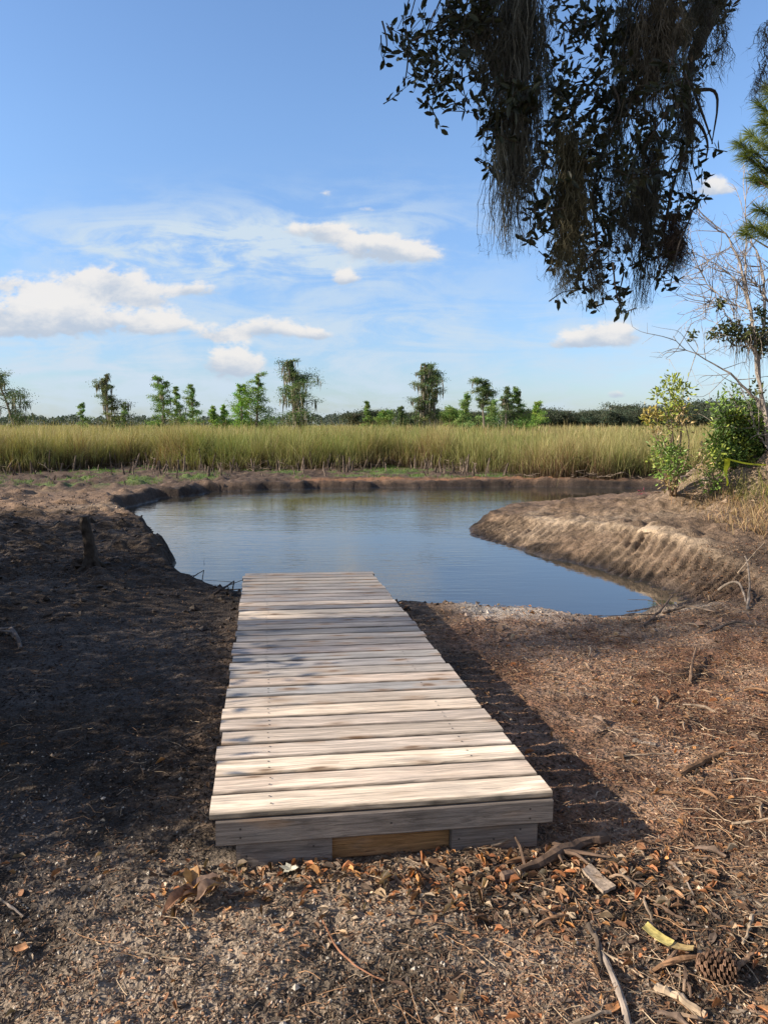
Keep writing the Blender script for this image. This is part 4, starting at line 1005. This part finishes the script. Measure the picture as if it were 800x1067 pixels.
# tufts of dry grass on the mound
def tuft(name, label, group, p, n, h, cols, seed, spread=.16, w=.010):
    r = np.random.default_rng(seed); m = MB(); x = p[0] + r.normal(0, spread, n); y = p[1] + r.normal(0, spread, n)
    ci = r.integers(0, len(cols), n); c = np.array(cols)[ci] * r.uniform(.6, 1.35, (n, 1))
    addblades(m, n, x, y, ground_z(x, y) - .01, h * r.uniform(.5, 1.2, n), w * r.uniform(.6, 1.3, n), r, np.abs(r.normal(.6, .35, n)), c * 1.1, c, c * .6, seg=4)
    o = m.build(name, M['blade'], loc=p); tag(o, label, 'grass', group); return o
DRY = [[.42, .28, .15], [.34, .20, .11], [.48, .36, .20]]; GRN = [[.22, .24, .06], [.30, .28, .10]]
TL = ['dry straw tuft by the right edge at the foot of the mound', 'dry straw tuft left of the one at the right edge, mound foot', 'tall dry straw tuft at the right edge halfway up the mound', 'lone short dry tuft where the mound meets the flat spit', 'green and straw tuft right of the hanging yellow ribbon', 'green tuft just below the hanging yellow ribbon', 'green tuft under the ribbon end at the right edge', 'small dry tuft on the left slope of the mound below the low bush', 'dry tuft in the middle of the mound face', 'short sparse dry tuft on the pale dirt left of the mound', 'lowest dry tuft in front of the mound', 'green tuft beside the low yellowish bush', 'sparse dry tuft right of the sapling foot', 'lowest dry tuft touching the right picture edge', 'green tuft behind the short log', 'dry tuft partly beyond the right picture edge']
TU = [(790, 545, .42, DRY), (772, 540, .40, DRY), (800, 530, .45, DRY), (757, 545, .32, DRY), (785, 520, .45, GRN), (770, 515, .5, GRN), (797, 512, .5, GRN), (745, 520, .3, DRY), (760, 528, .35, DRY), (730, 530, .22, DRY), (779, 552, .3, DRY), (740, 510, .35, GRN), (715, 522, .25, DRY), (800, 556, .35, DRY), (725, 500, .3, GRN), (815, 540, .4, DRY)]
for i, (px, py, h, c) in enumerate(TU):
    tuft('grass_tuft', TL[i], 'dry tufts on the mound' if c is DRY else 'greenish tufts on the mound', on_ground(px, py), 80, h * .62, c, 300 + i, spread=.14)
# log on the mound's left shoulder, pale slabs
def stick(name, label, pl, r0, r1, col, cat='stick', lift=.0, n=12, rough=.12, forks=0, group=None, mat='bark', seed=0):
    r = np.random.default_rng(seed + 900); pts = []
    for q in pl:
        p = on_ground(q[0], q[1]); p[2] += (q[2] if len(q) > 2 else 0) + lift; pts.append(p)
    pts = np.array(pts); P_ = sp(pts, n); P_[1:-1] += r.normal(0, r0 * .18, (n - 2, 3))
    zz = ground_z(P_[:, 0], P_[:, 1]); P_[:, 2] = np.maximum(P_[:, 2], zz + r1 * .3)
    m = MB(); rad = np.linspace(r0, r1, n) * (1 + r.normal(0, .08, n)); cc = np.array(col) * r.uniform(.8, 1.2, (n, 1)); m.tube(P_, rad, 7, cc, rough=rough)
    for k in range(forks):
        j = r.integers(2, n - 1); d = norm(r.normal(0, 1, 3) * [1, 1, .12] + [0, 0, .10]); l_ = np.linalg.norm(P_[-1] - P_[0]) * r.uniform(.15, .35)
        m.tube([P_[j], P_[j] + d * l_ * .5 + r.normal(0, .01, 3), P_[j] + d * l_], [rad[j] * .5, rad[j] * .35, rad[j] * .15], 5, col, rough=.1)
    o = m.build(name, M[mat], loc=P_[0]); tag(o, label, cat, group); return o
stick('log', 'short pale-ended log lying up the left shoulder of the mound', [(703, 507, .06), (716, 499, .08), (729, 492, .10)], .085, .07, [.24, .18, .13], 'log')
# shade makers beyond the left edge: wax myrtles and a small tree
def myrtle(label, x, y, h, w, n, seed, name='shrub', group='dark shrubs left of the clearing', z0=None):
    r = np.random.default_rng(seed); z = float(ground_z(x, y)[0]) if z0 is None else z0; t_ = empty(name, (x, y, z)); tag(t_, label, 'bush', group)
    l = MB(); s_ = MB()
    for k in range(26):
        a = r.uniform(0, 6.28); q = r.random() ** .5; hh_ = h * (.12 + .82 * r.random()); wq = w * np.sqrt(max(.15, 1 - (hh_ / h) ** 2.2))
        c = np.array([np.cos(a) * q * wq, np.sin(a) * q * wq, hh_]); s_.tube(sp([[0, 0, -.03], [c[0] * .4, c[1] * .4, c[2] * .5], c], 6), np.linspace(.02, .005, 6), 4, [.12, .10, .08], cap=False)
        m_ = n // 26; P = c + r.normal(0, .17 * min(h, 2), (m_, 3)); P[:, 2] = np.clip(P[:, 2], .02, h * 1.02)
        leaf_cards(l, P, r.uniform(.06, .11, m_), r.uniform(.03, .05, m_), np.array([.06, .085, .03]) * r.uniform(.6, 1.4, (m_, 1)), r, six=False)
    s_.build('stems', M['twig'], t_); l.build('leaves', M['leaf_near'], t_); return t_
SH = [(-3.3, 2.55, 1.55, .75), (-3.9, 3.5, 1.8, .8), (-4.5, 4.4, 1.95, .85), (-5.1, 5.4, 2.2, .9), (-5.7, 6.5, 2.35, .9), (-6.4, 7.6, 2.5, 1.0), (-7.2, 8.9, 2.6, 1.0), (-7.9, 10.2, 2.5, 1.0), (-4.6, 3.0, 2.2, .9), (-5.8, 4.6, 2.6, 1.0), (-7.0, 6.3, 3.1, 1.1)]
for i, (x, y, h, w) in enumerate(SH):
    myrtle('dark leafy shrub standing left of the clearing', x, y, h * .83, w, 3400, 400 + i)
st = empty('slender_tree', (-20.0, 1.1, .3)); tag(st, 'tall slender leafy tree far left of the clearing', 'tree')
m = MB(); m.tube(sp([(0, 0, -.1), (.1, 0, 4), (0, .1, 8), (.1, 0, 12.6)], 12), np.linspace(.13, .03, 12), 7, [.15, .12, .1]); m.build('trunk', M['bark'], st)
l = MB()
for k in range(38):
    c = np.array([rb.normal(0, .5), rb.normal(0, .30), rb.uniform(10.0, 12.9)]); P = c + rb.normal(0, .2, (36, 3)); leaf_cards(l, P, .13, .07, [.06, .09, .03], rb)
l.build('crown', M['leaf_near'], st)
# ------------------------------------------------------------------ litter on the ground (uncountable)
rl = np.random.default_rng(77)
def visible_pts(n, y0, y1, pw=1.6, xm=.60):
    y = y0 + (y1 - y0) * rl.random(n) ** pw; x = rl.uniform(-1, 1, n) * (y * xm + .1)
    return x, y
def not_dock(x, y, m=.0):
    u = x * DW[0] + y * DW[1] - DO; v = x * DF[0] + y * DF[1] - DV
    return ~((u > -.02 + m) & (u < 1.2 - m) & (v > .05) & (v < 4.6))
def side(x, y): return sst(.0, .9, x - .15 + fbm(x, y, .8, 2, 55))     # 1 to the right: mulch and leaves
def flat_bits(mb, x, y, L, W, cols, curl, lift, fold):
    n = len(x); z = ground_z(x, y) + lift; az = rl.uniform(0, 6.28, n); ti = rl.normal(0, curl, (n, 2))
    d = norm(np.stack([np.cos(az), np.sin(az), ti[:, 0]], 1)); s_ = norm(np.stack([-np.sin(az), np.cos(az), ti[:, 1]], 1)); nn_ = np.cross(d, s_)
    L = L[:, None]; W = W[:, None]; c = np.stack([x, y, z], 1)
    up = rl.uniform(-.1, .5, (n, 1)) * L * fold
    p = [c - d * L * .5, c - d * L * .18 + s_ * W * .5 + nn_ * up, c + d * L * .22 + s_ * W * .42 + nn_ * up * 1.1, c + d * L * .5 + nn_ * up * .5, c + d * L * .2 - s_ * W * .45 + nn_ * up * .8, c - d * L * .2 - s_ * W * .5 + nn_ * up]
    V = np.stack(p, 1).reshape(-1, 3); b0 = np.arange(n)[:, None] * 6
    mb.add(V, np.concatenate([b0 + np.array([[0, 1, 2, 3]]), b0 + np.array([[3, 4, 5, 0]])]), np.repeat(cols, 6, 0))
def pick(pal, n, var=.25):
    pal = np.array(pal); c = pal[rl.integers(0, len(pal), n)]; return c * rl.uniform(1 - var, 1 + var, (n, 1))
# wood chips and crumbs
m = MB(); x, y = visible_pts(170000, 1.5, 8.5, 1.8)
k = not_dock(x, y) & (pond_sd(x, y) > .35) & (rl.random(len(x)) < .40 + .6 * side(x, y)) & (rl.random(len(x)) < 1 - 1.0 * np.exp(-((y - 6.62 - .10 * (x - 1)) / .55) ** 2)); x, y = x[k], y[k]; n = len(x)
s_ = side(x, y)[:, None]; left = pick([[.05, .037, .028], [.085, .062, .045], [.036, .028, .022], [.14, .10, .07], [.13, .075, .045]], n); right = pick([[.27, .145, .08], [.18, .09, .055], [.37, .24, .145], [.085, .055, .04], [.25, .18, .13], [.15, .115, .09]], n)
fr = sst(3.0, 2.3, y)[:, None]; left = left * (1 + 1.45 * fr) * (1 + 1.5 * np.clip(fbm(x, y, 2.2, 4, 44), -.5, .5))[:, None]  # left chips carry the painted shade too, lighter towards the front
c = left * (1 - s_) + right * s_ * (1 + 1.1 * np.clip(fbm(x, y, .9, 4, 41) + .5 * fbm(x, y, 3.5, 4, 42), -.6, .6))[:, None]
flat_bits(m, x, y, rl.uniform(.008, .028, n) * (.7 + .08 * y), rl.uniform(.002, .008, n) * (.8 + .10 * y), c, .35, .003, .5)
o = m.build('wood_chips', M['litter']); tag(o, 'fine brown mulch and wood crumbs covering the ground', 'mulch', kind='stuff')
# dead leaves: thick before the dock, scattered on the right
m = MB()
def leafset(n, cx, cy, sx_, sy_):
    return cx + rl.normal(0, sx_, n), cy + rl.normal(0, sy_, n)
xs, ys = [], []
for a in [(400, .05, 2.35, .36, .05), (260, .6, 2.43, .25, .07), (220, .3, 2.20, .4, .09), (200, .75, 2.12, .25, .22), (170, 1.0, 2.35, .3, .2), (70, -.62, 2.25, .14, .1), (40, -1.1, 2.3, .3, .2)]:
    q = leafset(*a); xs.append(q[0]); ys.append(q[1])
q = visible_pts(2400, 1.6, 8, 1.6); kk = rl.random(2400) < side(*q) * .9 + .10; xs.append(q[0][kk]); ys.append(q[1][kk])
x = np.concatenate(xs); y = np.concatenate(ys); k = not_dock(x, y) & (pond_sd(x, y) > .3) & (y > 1.4); x, y = x[k], y[k]; n = len(x)
flat_bits(m, x, y, np.minimum(np.exp(rl.normal(-3.55, .40, n)), .052), np.minimum(np.exp(rl.normal(-4.4, .35, n)), .022), pick([[.34, .19, .10], [.22, .115, .065], [.42, .30, .19], [.16, .095, .06], [.46, .36, .26], [.30, .15, .08], [.11, .07, .05], [.24, .18, .13], [.15, .11, .085], [.46, .23, .09], [.40, .17, .075]], n, .3), .30, .006, 1.2)
o = m.build('dead_leaves', M['deadleaf']); tag(o, 'curled brown and tan dead leaves thickest before the dock', 'leaves', kind='stuff')
# needles and fine twigs
m = MB(); x, y = visible_pts(12000, 1.5, 7.5, 1.5); k = not_dock(x, y) & (pond_sd(x, y) > .3) & (rl.random(len(x)) < .12 + .8 * side(x, y)); x, y = x[k], y[k]; n = len(x)
az = rl.uniform(0, 6.28, n); L = np.exp(rl.normal(-2.75, .45, n)); bend = rl.normal(0, .25, n); P = []
for t in (-.5, -.17, .17, .5):
    px_ = x + np.cos(az) * L * t - np.sin(az) * bend * L * (t * t - .1); py_ = y + np.sin(az) * L * t + np.cos(az) * bend * L * (t * t - .1)
    P.append(np.stack([px_, py_, ground_z(px_, py_) + .006 + rl.uniform(0, .012, n)], 1))
w_ = rl.uniform(.0005, .0014, n)[:, None]; sd_ = np.stack([-np.sin(az), np.cos(az), 0 * az], 1) * w_; upz = np.array([0, 0, 1.0])[None] * w_ * 1.2
V = np.stack([q for p in P for q in (p - sd_, p + upz, p + sd_)], 1).reshape(-1, 3); b0 = np.arange(n)[:, None] * 12
F_ = np.concatenate([b0 + np.array([[3 * j, 3 * j + 1, 3 * j + 4, 3 * j + 3]]) for j in range(3)] + [b0 + np.array([[3 * j + 1, 3 * j + 2, 3 * j + 5, 3 * j + 4]]) for j in range(3)])
m.add(V, F_, np.repeat(pick([[.34, .20, .11], [.24, .14, .08], [.42, .32, .22], [.15, .10, .07]], n), 12, 0))
o = m.build('pine_needles', M['litter']); tag(o, 'fallen pine needles and fine twigs strewn over the ground', 'needles', kind='stuff')
# gravel and shell bits in the front
m = MB(); n = 15000; x, y = visible_pts(n, 1.5, 3.4, 1.2); k = (rl.random(n) < .25 + .75 * sst(2.6, 2.0, y + .3 * x)) & not_dock(x, y, -.02) & (rl.random(n) < 1.1 - side(x, y) * .8); x, y = x[k], y[k]; n = len(x)
z = ground_z(x, y); r_ = rl.uniform(.0018, .0065, n) * np.where(rl.random(n) < .04, 1.9, 1)
oc = np.array([[1, 0, 0], [-1, 0, 0], [0, 1, 0], [0, -1, 0], [0, 0, 1], [0, 0, -1]], float)
V = (oc[None] * rl.uniform(.6, 1.3, (n, 6, 1)) + rl.normal(0, .15, (n, 6, 3))) * r_[:, None, None] + np.stack([x, y, z + r_ * .3], 1)[:, None]
f0 = np.array([[0, 2, 4], [2, 1, 4], [1, 3, 4], [3, 0, 4], [2, 0, 5], [1, 2, 5], [3, 1, 5], [0, 3, 5]])
m.add(V.reshape(-1, 3), (np.arange(n)[:, None, None] * 6 + f0[None]).reshape(-1, 3), np.repeat(pick([[.24, .19, .15], [.15, .12, .10], [.38, .33, .28], [.10, .08, .07], [.20, .145, .10], [.30, .25, .20], [.20, .16, .13], [.45, .41, .35]], n), 6, 0))
o = m.build('gravel', M['pebble']); tag(o, 'fine gravel and shell bits in the foreground dirt', 'gravel', kind='stuff')

# broken wood and bark strewn at the lower right
scr = []
for i in range(6):
    mm_ = MB(); L = rl.uniform(.06, .15); t = np.linspace(-.5, .5, 6); c_ = np.array([[.27, .19, .13], [.17, .10, .06], [.11, .075, .055], [.24, .14, .08], [.30, .23, .17], [.18, .13, .10]][i])
    P_ = np.stack([L * t, np.cumsum(rl.normal(0, .004, 6)), .008 + .010 * (1 - (2 * t) ** 2) + rl.normal(0, .002, 6)], 1)
    mm_.tube(P_, rl.uniform(.003, .007) * (1 - .5 * np.abs(t)) * rl.uniform(.8, 1.2, 6), 6, c_, rough=.25)
    o = mm_.build('wood_scrap', M['bark']); tag(o, 'small scrap of broken wood or bark lying in the litter', 'wood', 'wood scraps strewn over the litter'); scr.append(o)
for i in range(110):
    while True:
        x, y = rl.uniform(.2, 3.4), 1.7 + 4.2 * rl.random() ** 2.2
        if abs(x / y) < .56 and not_dock(np.array([x]), np.array([y]), -.03)[0] and x > .2 + .3 * (y < 2.2): break
    o = scr[i] if i < 6 else scr[i % 6].copy()
    if i >= 6: COL.objects.link(o)
    o.location = (x, y, float(ground_z(x, y)[0])); o.rotation_euler = (rl.normal(0, .3), rl.normal(0, .07), rl.uniform(0, 6.28)); s = rl.uniform(.5, 1.5); o.scale = (s, s, s)

# clods and roots roughening the banks
m = MB(); n = 5200
x = rl.uniform(-8, 8, n); y = rl.uniform(5.5, 16, n); d_ = pond_sd(x, y); sw, _s = spit_w(x, y); k = (d_ > .05) & (np.abs(x / y) < .62) & ((x < -1.3) | (y < 7.6) | (x > 5)) & not_dock(x, y, -.05) & ((sw < .3) | (d_ > 1.2)); x, y = x[k], y[k]; n = len(x); z = ground_z(x, y)
r_ = rl.uniform(.008, .035, n) * np.where(rl.random(n) < .05, 1.9, 1)
V = (oc[None] * rl.uniform(.6, 1.4, (n, 6, 1)) + rl.normal(0, .25, (n, 6, 3))) * r_[:, None, None] * [1, 1, .7] + np.stack([x, y, z + r_ * .2], 1)[:, None]
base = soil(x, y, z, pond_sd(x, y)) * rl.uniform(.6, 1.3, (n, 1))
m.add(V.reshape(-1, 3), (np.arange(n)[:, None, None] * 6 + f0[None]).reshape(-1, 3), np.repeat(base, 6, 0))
o = m.build('soil_clods', M['pebble']); tag(o, 'crumbled clods of soil along the dug banks', 'soil', kind='stuff')

# ------------------------------------------------------------------ single things lying about
brn = [.20, .13, .085]; gry = [.26, .215, .18]; pal = [.40, .31, .22]
# stump post on the left bank
m = MB(); p = on_ground(95, 587); t = np.linspace(0, 1, 10)
hh_ = .50; pts = np.stack([p[0] + .015 * np.sin(t * 5) - .03 * t, p[1] + 0 * t, p[2] - .05 + (hh_ + .05) * t], 1)
m.tube(pts, .062 + .09 * np.exp(-t * 9) - .012 * t, 11, [.055, .045, .038], rough=.09)
for a in np.linspace(0, 5.6, 6):
    q = p + np.array([np.cos(a), np.sin(a), 0]) * rl.uniform(.16, .3); q[2] = ground_z(q[0], q[1])[0] - .01; m.tube(sp([p + [0, 0, .09], (p + q) / 2 + [0, 0, .02], q], 6), np.linspace(.04, .012, 6), 6, [.05, .042, .035], rough=.1)
o = m.build('tree_stump', M['bark'], loc=p); tag(o, 'dark upright stump on the muddy left bank', 'stump')
stick('root_log', 'dark bark covered root running right from the dock corner', [(522, 918, .012), (555, 908, .02), (580, 897, .025), (605, 884, .028), (630, 876, .01)], .016, .024, [.14, .095, .07], 'root', forks=5, seed=1)
stick('stick', 'straight grey stick running down to the bottom edge right of centre', [(618, 975), (628, 1000), (642, 1030), (655, 1075)], .007, .010, gry, lift=.012, seed=2)
stick('stick', 'dark forked stick above the long grey one', [(612, 968), (622, 985), (626, 1012)], .008, .005, [.09, .07, .055], lift=.014, forks=2, seed=3)
stick('wood_piece', 'thick pale splintered wood piece at the bottom edge left of the pine cone', [(682, 1032), (705, 1042), (735, 1062)], .013, .010, pal, cat='wood', lift=.012, seed=4)
stick('stick', 'short curved pale stick right of the pine cone', [(783, 958), (780, 972), (773, 986)], .006, .004, pal, lift=.012, seed=5)
stick('stick', 'knobbly brown stick just right of the pine cone', [(762, 1018), (772, 1008), (784, 998)], .009, .006, brn, lift=.014, forks=1, seed=6)
stick('stick', 'short brown stick left of the pine cone', [(688, 1012), (698, 1003), (706, 993)], .007, .004, brn, lift=.014, seed=7)
stick('stick', 'thin pale stick crossing the ground below the yellow leaf', [(625, 995), (650, 1008), (670, 1022)], .004, .003, pal, lift=.012, seed=8)
stick('stick', 'dark broken branch end lying right of the dock shadow', [(707, 810), (722, 801), (738, 793), (752, 787)], .012, .018, [.22, .13, .075], lift=.012, forks=3, seed=9)
stick('twig', 'long thin pale twig right of the dock in sunlight', [(640, 791), (668, 788), (698, 786)], .005, .003, pal, lift=.008, cat='twig', seed=10)
stick('wood_piece', 'small flat pale wood piece above the long thin twig', [(659, 773), (670, 775), (683, 777)], .013, .009, gry, lift=.006, cat='wood', seed=11)
stick('twig', 'thin curved twig at the right edge beyond the dock', [(755, 815), (775, 812), (800, 816)], .004, .003, pal, lift=.006, cat='twig', seed=12)
stick('twig', 'straight twig at the right edge level with the dock front', [(762, 860), (785, 858), (810, 853)], .006, .004, pal, lift=.008, cat='twig', seed=13)
stick('twig', 'short upright leaning twig in the shaded band on the right', [(718, 713, .0), (720, 700, .03), (724, 685, .06)], .010, .006, brn, lift=.01, cat='twig', seed=14)
stick('twig', 'thin twig lying right of the pale bark piece', [(702, 905), (712, 915), (722, 935)], .004, .003, gry, lift=.010, cat='twig', forks=1, seed=15)
stick('twig', 'long faint twig left of the yellow leaf', [(535, 935), (560, 948), (590, 960)], .004, .003, gry, lift=.010, cat='twig', seed=16)
stick('twig', 'arched reddish twig in the dirt below the dock front', [(335, 960), (352, 995), (378, 1015), (400, 1025)], .003, .002, [.30, .15, .09], lift=.010, cat='twig', seed=17)
stick('twig', 'thin forked twig at the left edge of the foreground', [(-2, 938), (12, 948), (25, 958)], .004, .003, gry, lift=.010, cat='twig', forks=1, seed=18)
stick('twig', 'pale twig below the crumpled brown leaf', [(148, 995), (170, 1000), (200, 1004)], .003, .002, pal, lift=.010, cat='twig', forks=2, seed=19)
stick('root', 'curved pale root arching up on the right bank', [(748, 617, .02), (760, 616, .10), (770, 622, .14), (776, 632, .04)], .014, .008, [.20, .165, .135], cat='root', seed=20)
stick('root', 'bent pale root standing right of the arching one', [(778, 637, .0), (780, 625, .10), (778, 614, .22), (774, 606, .26)], .012, .006, [.20, .165, .135], cat='root', seed=21)
stick('root', 'dark root tangled in the right bank mud', [(690, 640), (715, 636, .05), (745, 640, .02)], .013, .006, [.13, .10, .08], cat='root', forks=4, seed=22)
stick('root', 'thin root straggling over the shaded right bank', [(735, 660), (765, 652, .04), (800, 655)], .012, .006, [.14, .11, .09], cat='root', forks=4, seed=23)
stick('root', 'dark root heap piece at the corner of the water', [(665, 655), (685, 646, .06), (700, 630, .08)], .014, .006, [.12, .085, .065], cat='root', forks=5, seed=24)
stick('root', 'grey root knot at the left picture edge', [(-5, 662), (8, 660, .05), (18, 668, .03), (22, 676)], .03, .012, [.14, .12, .11], cat='root', forks=3, seed=25)
stick('branch', 'dark forked twig poking over the water left of the dock', [(222, 622, .02), (235, 618, .06), (250, 611, .11)], .014, .006, [.05, .04, .035], cat='branch', forks=4, seed=26)
stick('branch', 'thin dark twig reaching over the water at the bank corner', [(192, 612, .02), (202, 606, .06), (216, 600, .10)], .008, .004, [.05, .04, .035], cat='branch', forks=2, seed=27)
stick('twig', 'pale straight twig leaning on the dug face of the spit', [(768, 600, .02), (780, 588, .05), (795, 573, .08)], .007, .003, pal, cat='twig', seed=29)
# pale bark slab
def slab(name, label, cat, corners, th, col, seed, mat='litter', nx=7, ny=4, curl=.0, lift=.006, ragged=.12):
    r = np.random.default_rng(seed); c = [on_ground(*q) for q in corners]; c = np.array(c); u = np.linspace(0, 1, nx)[:, None, None]; v = np.linspace(0, 1, ny)[None, :, None]
    P = (c[0] * (1 - u) + c[1] * u) * (1 - v) + (c[3] * (1 - u) + c[2] * u) * v
    sz_ = np.linalg.norm(c[1] - c[0]) / nx; P = P + r.normal(0, ragged * sz_, P.shape) * [1, 1, .3]
    P[:, :, 2] = P[:, :, 2].mean() * .5 + P[:, :, 2] * .5 + lift + curl * (2 * v[:, :, 0] - 1) ** 2 + curl * .5 * (2 * u[:, :, 0] - 1) ** 2
    top = P.reshape(-1, 3); bot = top - [0, 0, th]; m = MB(); i = (np.arange(nx - 1)[:, None] * ny + np.arange(ny - 1)[None]).ravel()
    q = np.stack([i, i + ny, i + ny + 1, i + 1], 1); N = nx * ny
    cc = np.array(col) * r.uniform(.8, 1.2, (N, 1)); 
    per = [k for k in range(ny)] + [k * ny + ny - 1 for k in range(1, nx)] + [(nx - 1) * ny + k for k in range(ny - 2, -1, -1)] + [k * ny for k in range(nx - 2, 0, -1)]
    per = np.array(per); sidef = np.stack([per, np.roll(per, -1), np.roll(per, -1) + N, per + N], 1)
    m.add(np.vstack([top, bot]), np.vstack([q, q[:, ::-1] + N, sidef]), np.vstack([cc, cc]))
    o = m.build(name, M[mat], loc=c[0]); tag(o, label, cat); return o
slab('bark_piece', 'pale grey slab of bark lying right of the dock corner', 'bark', [(606, 912), (614, 906), (641, 930), (628, 937)], .010, [.33, .26, .20], 1, curl=.004, lift=.020, ragged=.16, nx=9, ny=5)
slab('yellow_leaf', 'bright yellow strap leaf left of the pine cone', 'leaf', [(668, 977), (674, 970), (702, 989), (696, 995)], .0015, [.52, .43, .15], 2, 'deadleaf', curl=.006, lift=.022, ragged=.06)
slab('tan_leaf', 'tan withered tail continuing from the yellow leaf', 'leaf', [(697, 994), (700, 988), (722, 994), (721, 998)], .0015, [.50, .36, .16], 3, 'deadleaf', curl=.004, lift=.02, ragged=.06)
slab('orange_leaf', 'small round orange tan leaf near the bottom edge', 'leaf', [(630, 1053), (643, 1049), (646, 1057), (633, 1062)], .002, [.50, .24, .10], 4, 'deadleaf', nx=4, curl=.004, lift=.012)
slab('orange_leaf', 'small orange leaf on the bare dirt at lower left', 'leaf', [(15, 992), (27, 987), (31, 994), (18, 999)], .002, [.46, .24, .12], 14, 'deadleaf', nx=4, curl=.005, lift=.012)
slab('sand_slab', 'pale dried mud slab on top of the spit', 'slab', [(664, 556), (672, 549), (690, 546), (684, 554)], .04, [.42, .33, .24], 5, curl=-.01, lift=.03)
slab('sand_slab', 'larger pale dried mud slab at the foot of the mound', 'slab', [(727, 500), (745, 493), (752, 500), (735, 508)], .05, [.40, .31, .23], 6, curl=-.01, lift=.03)
# pale leaf like a star, before the dock
m = MB(); p = on_ground(303, 912); p[2] += .022
for k in range(6):
    a = k * 1.05 + rl.normal(0, .15); L = rl.uniform(.025, .042); d = np.array([np.cos(a), np.sin(a), rl.uniform(.1, .5)]); s_ = np.array([-np.sin(a), np.cos(a), 0]) * .011
    m.add([p, p + d * L * .5 + s_, p + d * L, p + d * L * .5 - s_], [[0, 1, 2], [2, 3, 0]], [.62, .60, .50])
o = m.build('white_leaf', M['deadleaf'], loc=p); tag(o, 'pale whitish lobed leaf lying before the left dock block', 'leaf')
# crumpled brown leaf left of the dock
m = MB(); p = on_ground(200, 940)
for k, (c_, L, a, dx, dy) in enumerate([([.46, .25, .07], .10, .9, 0, .03), ([.24, .13, .08], .15, .85, -.02, -.02), ([.20, .12, .08], .13, .6, .03, -.01), ([.30, .19, .12], .10, 1.2, .05, .0), ([.14, .09, .07], .12, .3, .02, .02), ([.38, .22, .10], .07, 2.0, -.01, .05), ([.27, .18, .13], .11, .75, .06, -.03)]):
    t = np.linspace(-.5, .5, 8); q = p + np.array([dx, dy, .02 + .006 * k]); d = np.array([np.cos(a), np.sin(a), .12])
    for s_ in (-1, 1):
        w_ = .024 * np.cos(t * 2.9) ; b0 = q + d * L * t[:, None] + np.stack([0 * t, 0 * t, .012 * np.cos(t * 6 + k)], 1)
        e0 = b0 + np.array([-np.sin(a), np.cos(a), .9])[None] * (w_ * s_)[:, None] * [1, 1, s_ * 1.0] + rl.normal(0, .003, (8, 3)); i = np.arange(7)
        m.add(np.vstack([b0, e0]), np.stack([i, i + 1, i + 9, i + 8], 1), c_)
o = m.build('crumpled_leaf', M['deadleaf'], smooth=True, loc=p); tag(o, 'large crumpled orange brown leaf left of the dock front', 'leaf')
# pine cone
pc = on_ground(745, 1018); m = MB(); ax_ = norm(np.array([.85, -.35, .12])); s1 = norm(np.cross(ax_, [0, 0, 1])); s2 = np.cross(s1, ax_); c0 = pc + [0, 0, .034]
Lc = .105; t = np.linspace(-.5, .5, 7); m.tube(c0 + ax_ * (Lc * t)[:, None], .014 * np.cos(t * 2.6) + .003, 8, [.08, .05, .035])
for k in range(96):
    f = (k + .5) / 96; a = k * 2.39996; R_ = rl.uniform(.85, 1.15) * .034 * np.sin(np.pi * (.12 + .80 * f)) ** .7; od = s1 * np.cos(a) + s2 * np.sin(a); b0 = c0 + ax_ * Lc * (f - .5) + od * .006
    e = b0 + od * R_ + ax_ * R_ * .45; sd_ = np.cross(ax_, od) * .0085; th = ax_ * .0022
    m.add([b0 - sd_ * .4, b0 + sd_ * .4, e + sd_, e + od * .003, e - sd_, b0 - sd_ * .4 - th, b0 + sd_ * .4 - th, e + sd_ - th * 2, e + od * .003 - th, e - sd_ - th * 2],
          [[0, 1, 2, 3], [7, 6, 5, 9], [1, 6, 7, 2], [3, 8, 9, 4], [0, 4, 9, 5], [2, 7, 8, 3]], np.array([.15, .09, .06]) * rl.uniform(.5, 1.6)); m.add([b0 - sd_ * .4, e + od * .003, e - sd_], [[0, 1, 2]], [.17, .1, .065])
o = m.build('pine_cone', M['litter'], loc=pc); tag(o, 'open brown pine cone lying among litter at the lower right', 'pine cone')
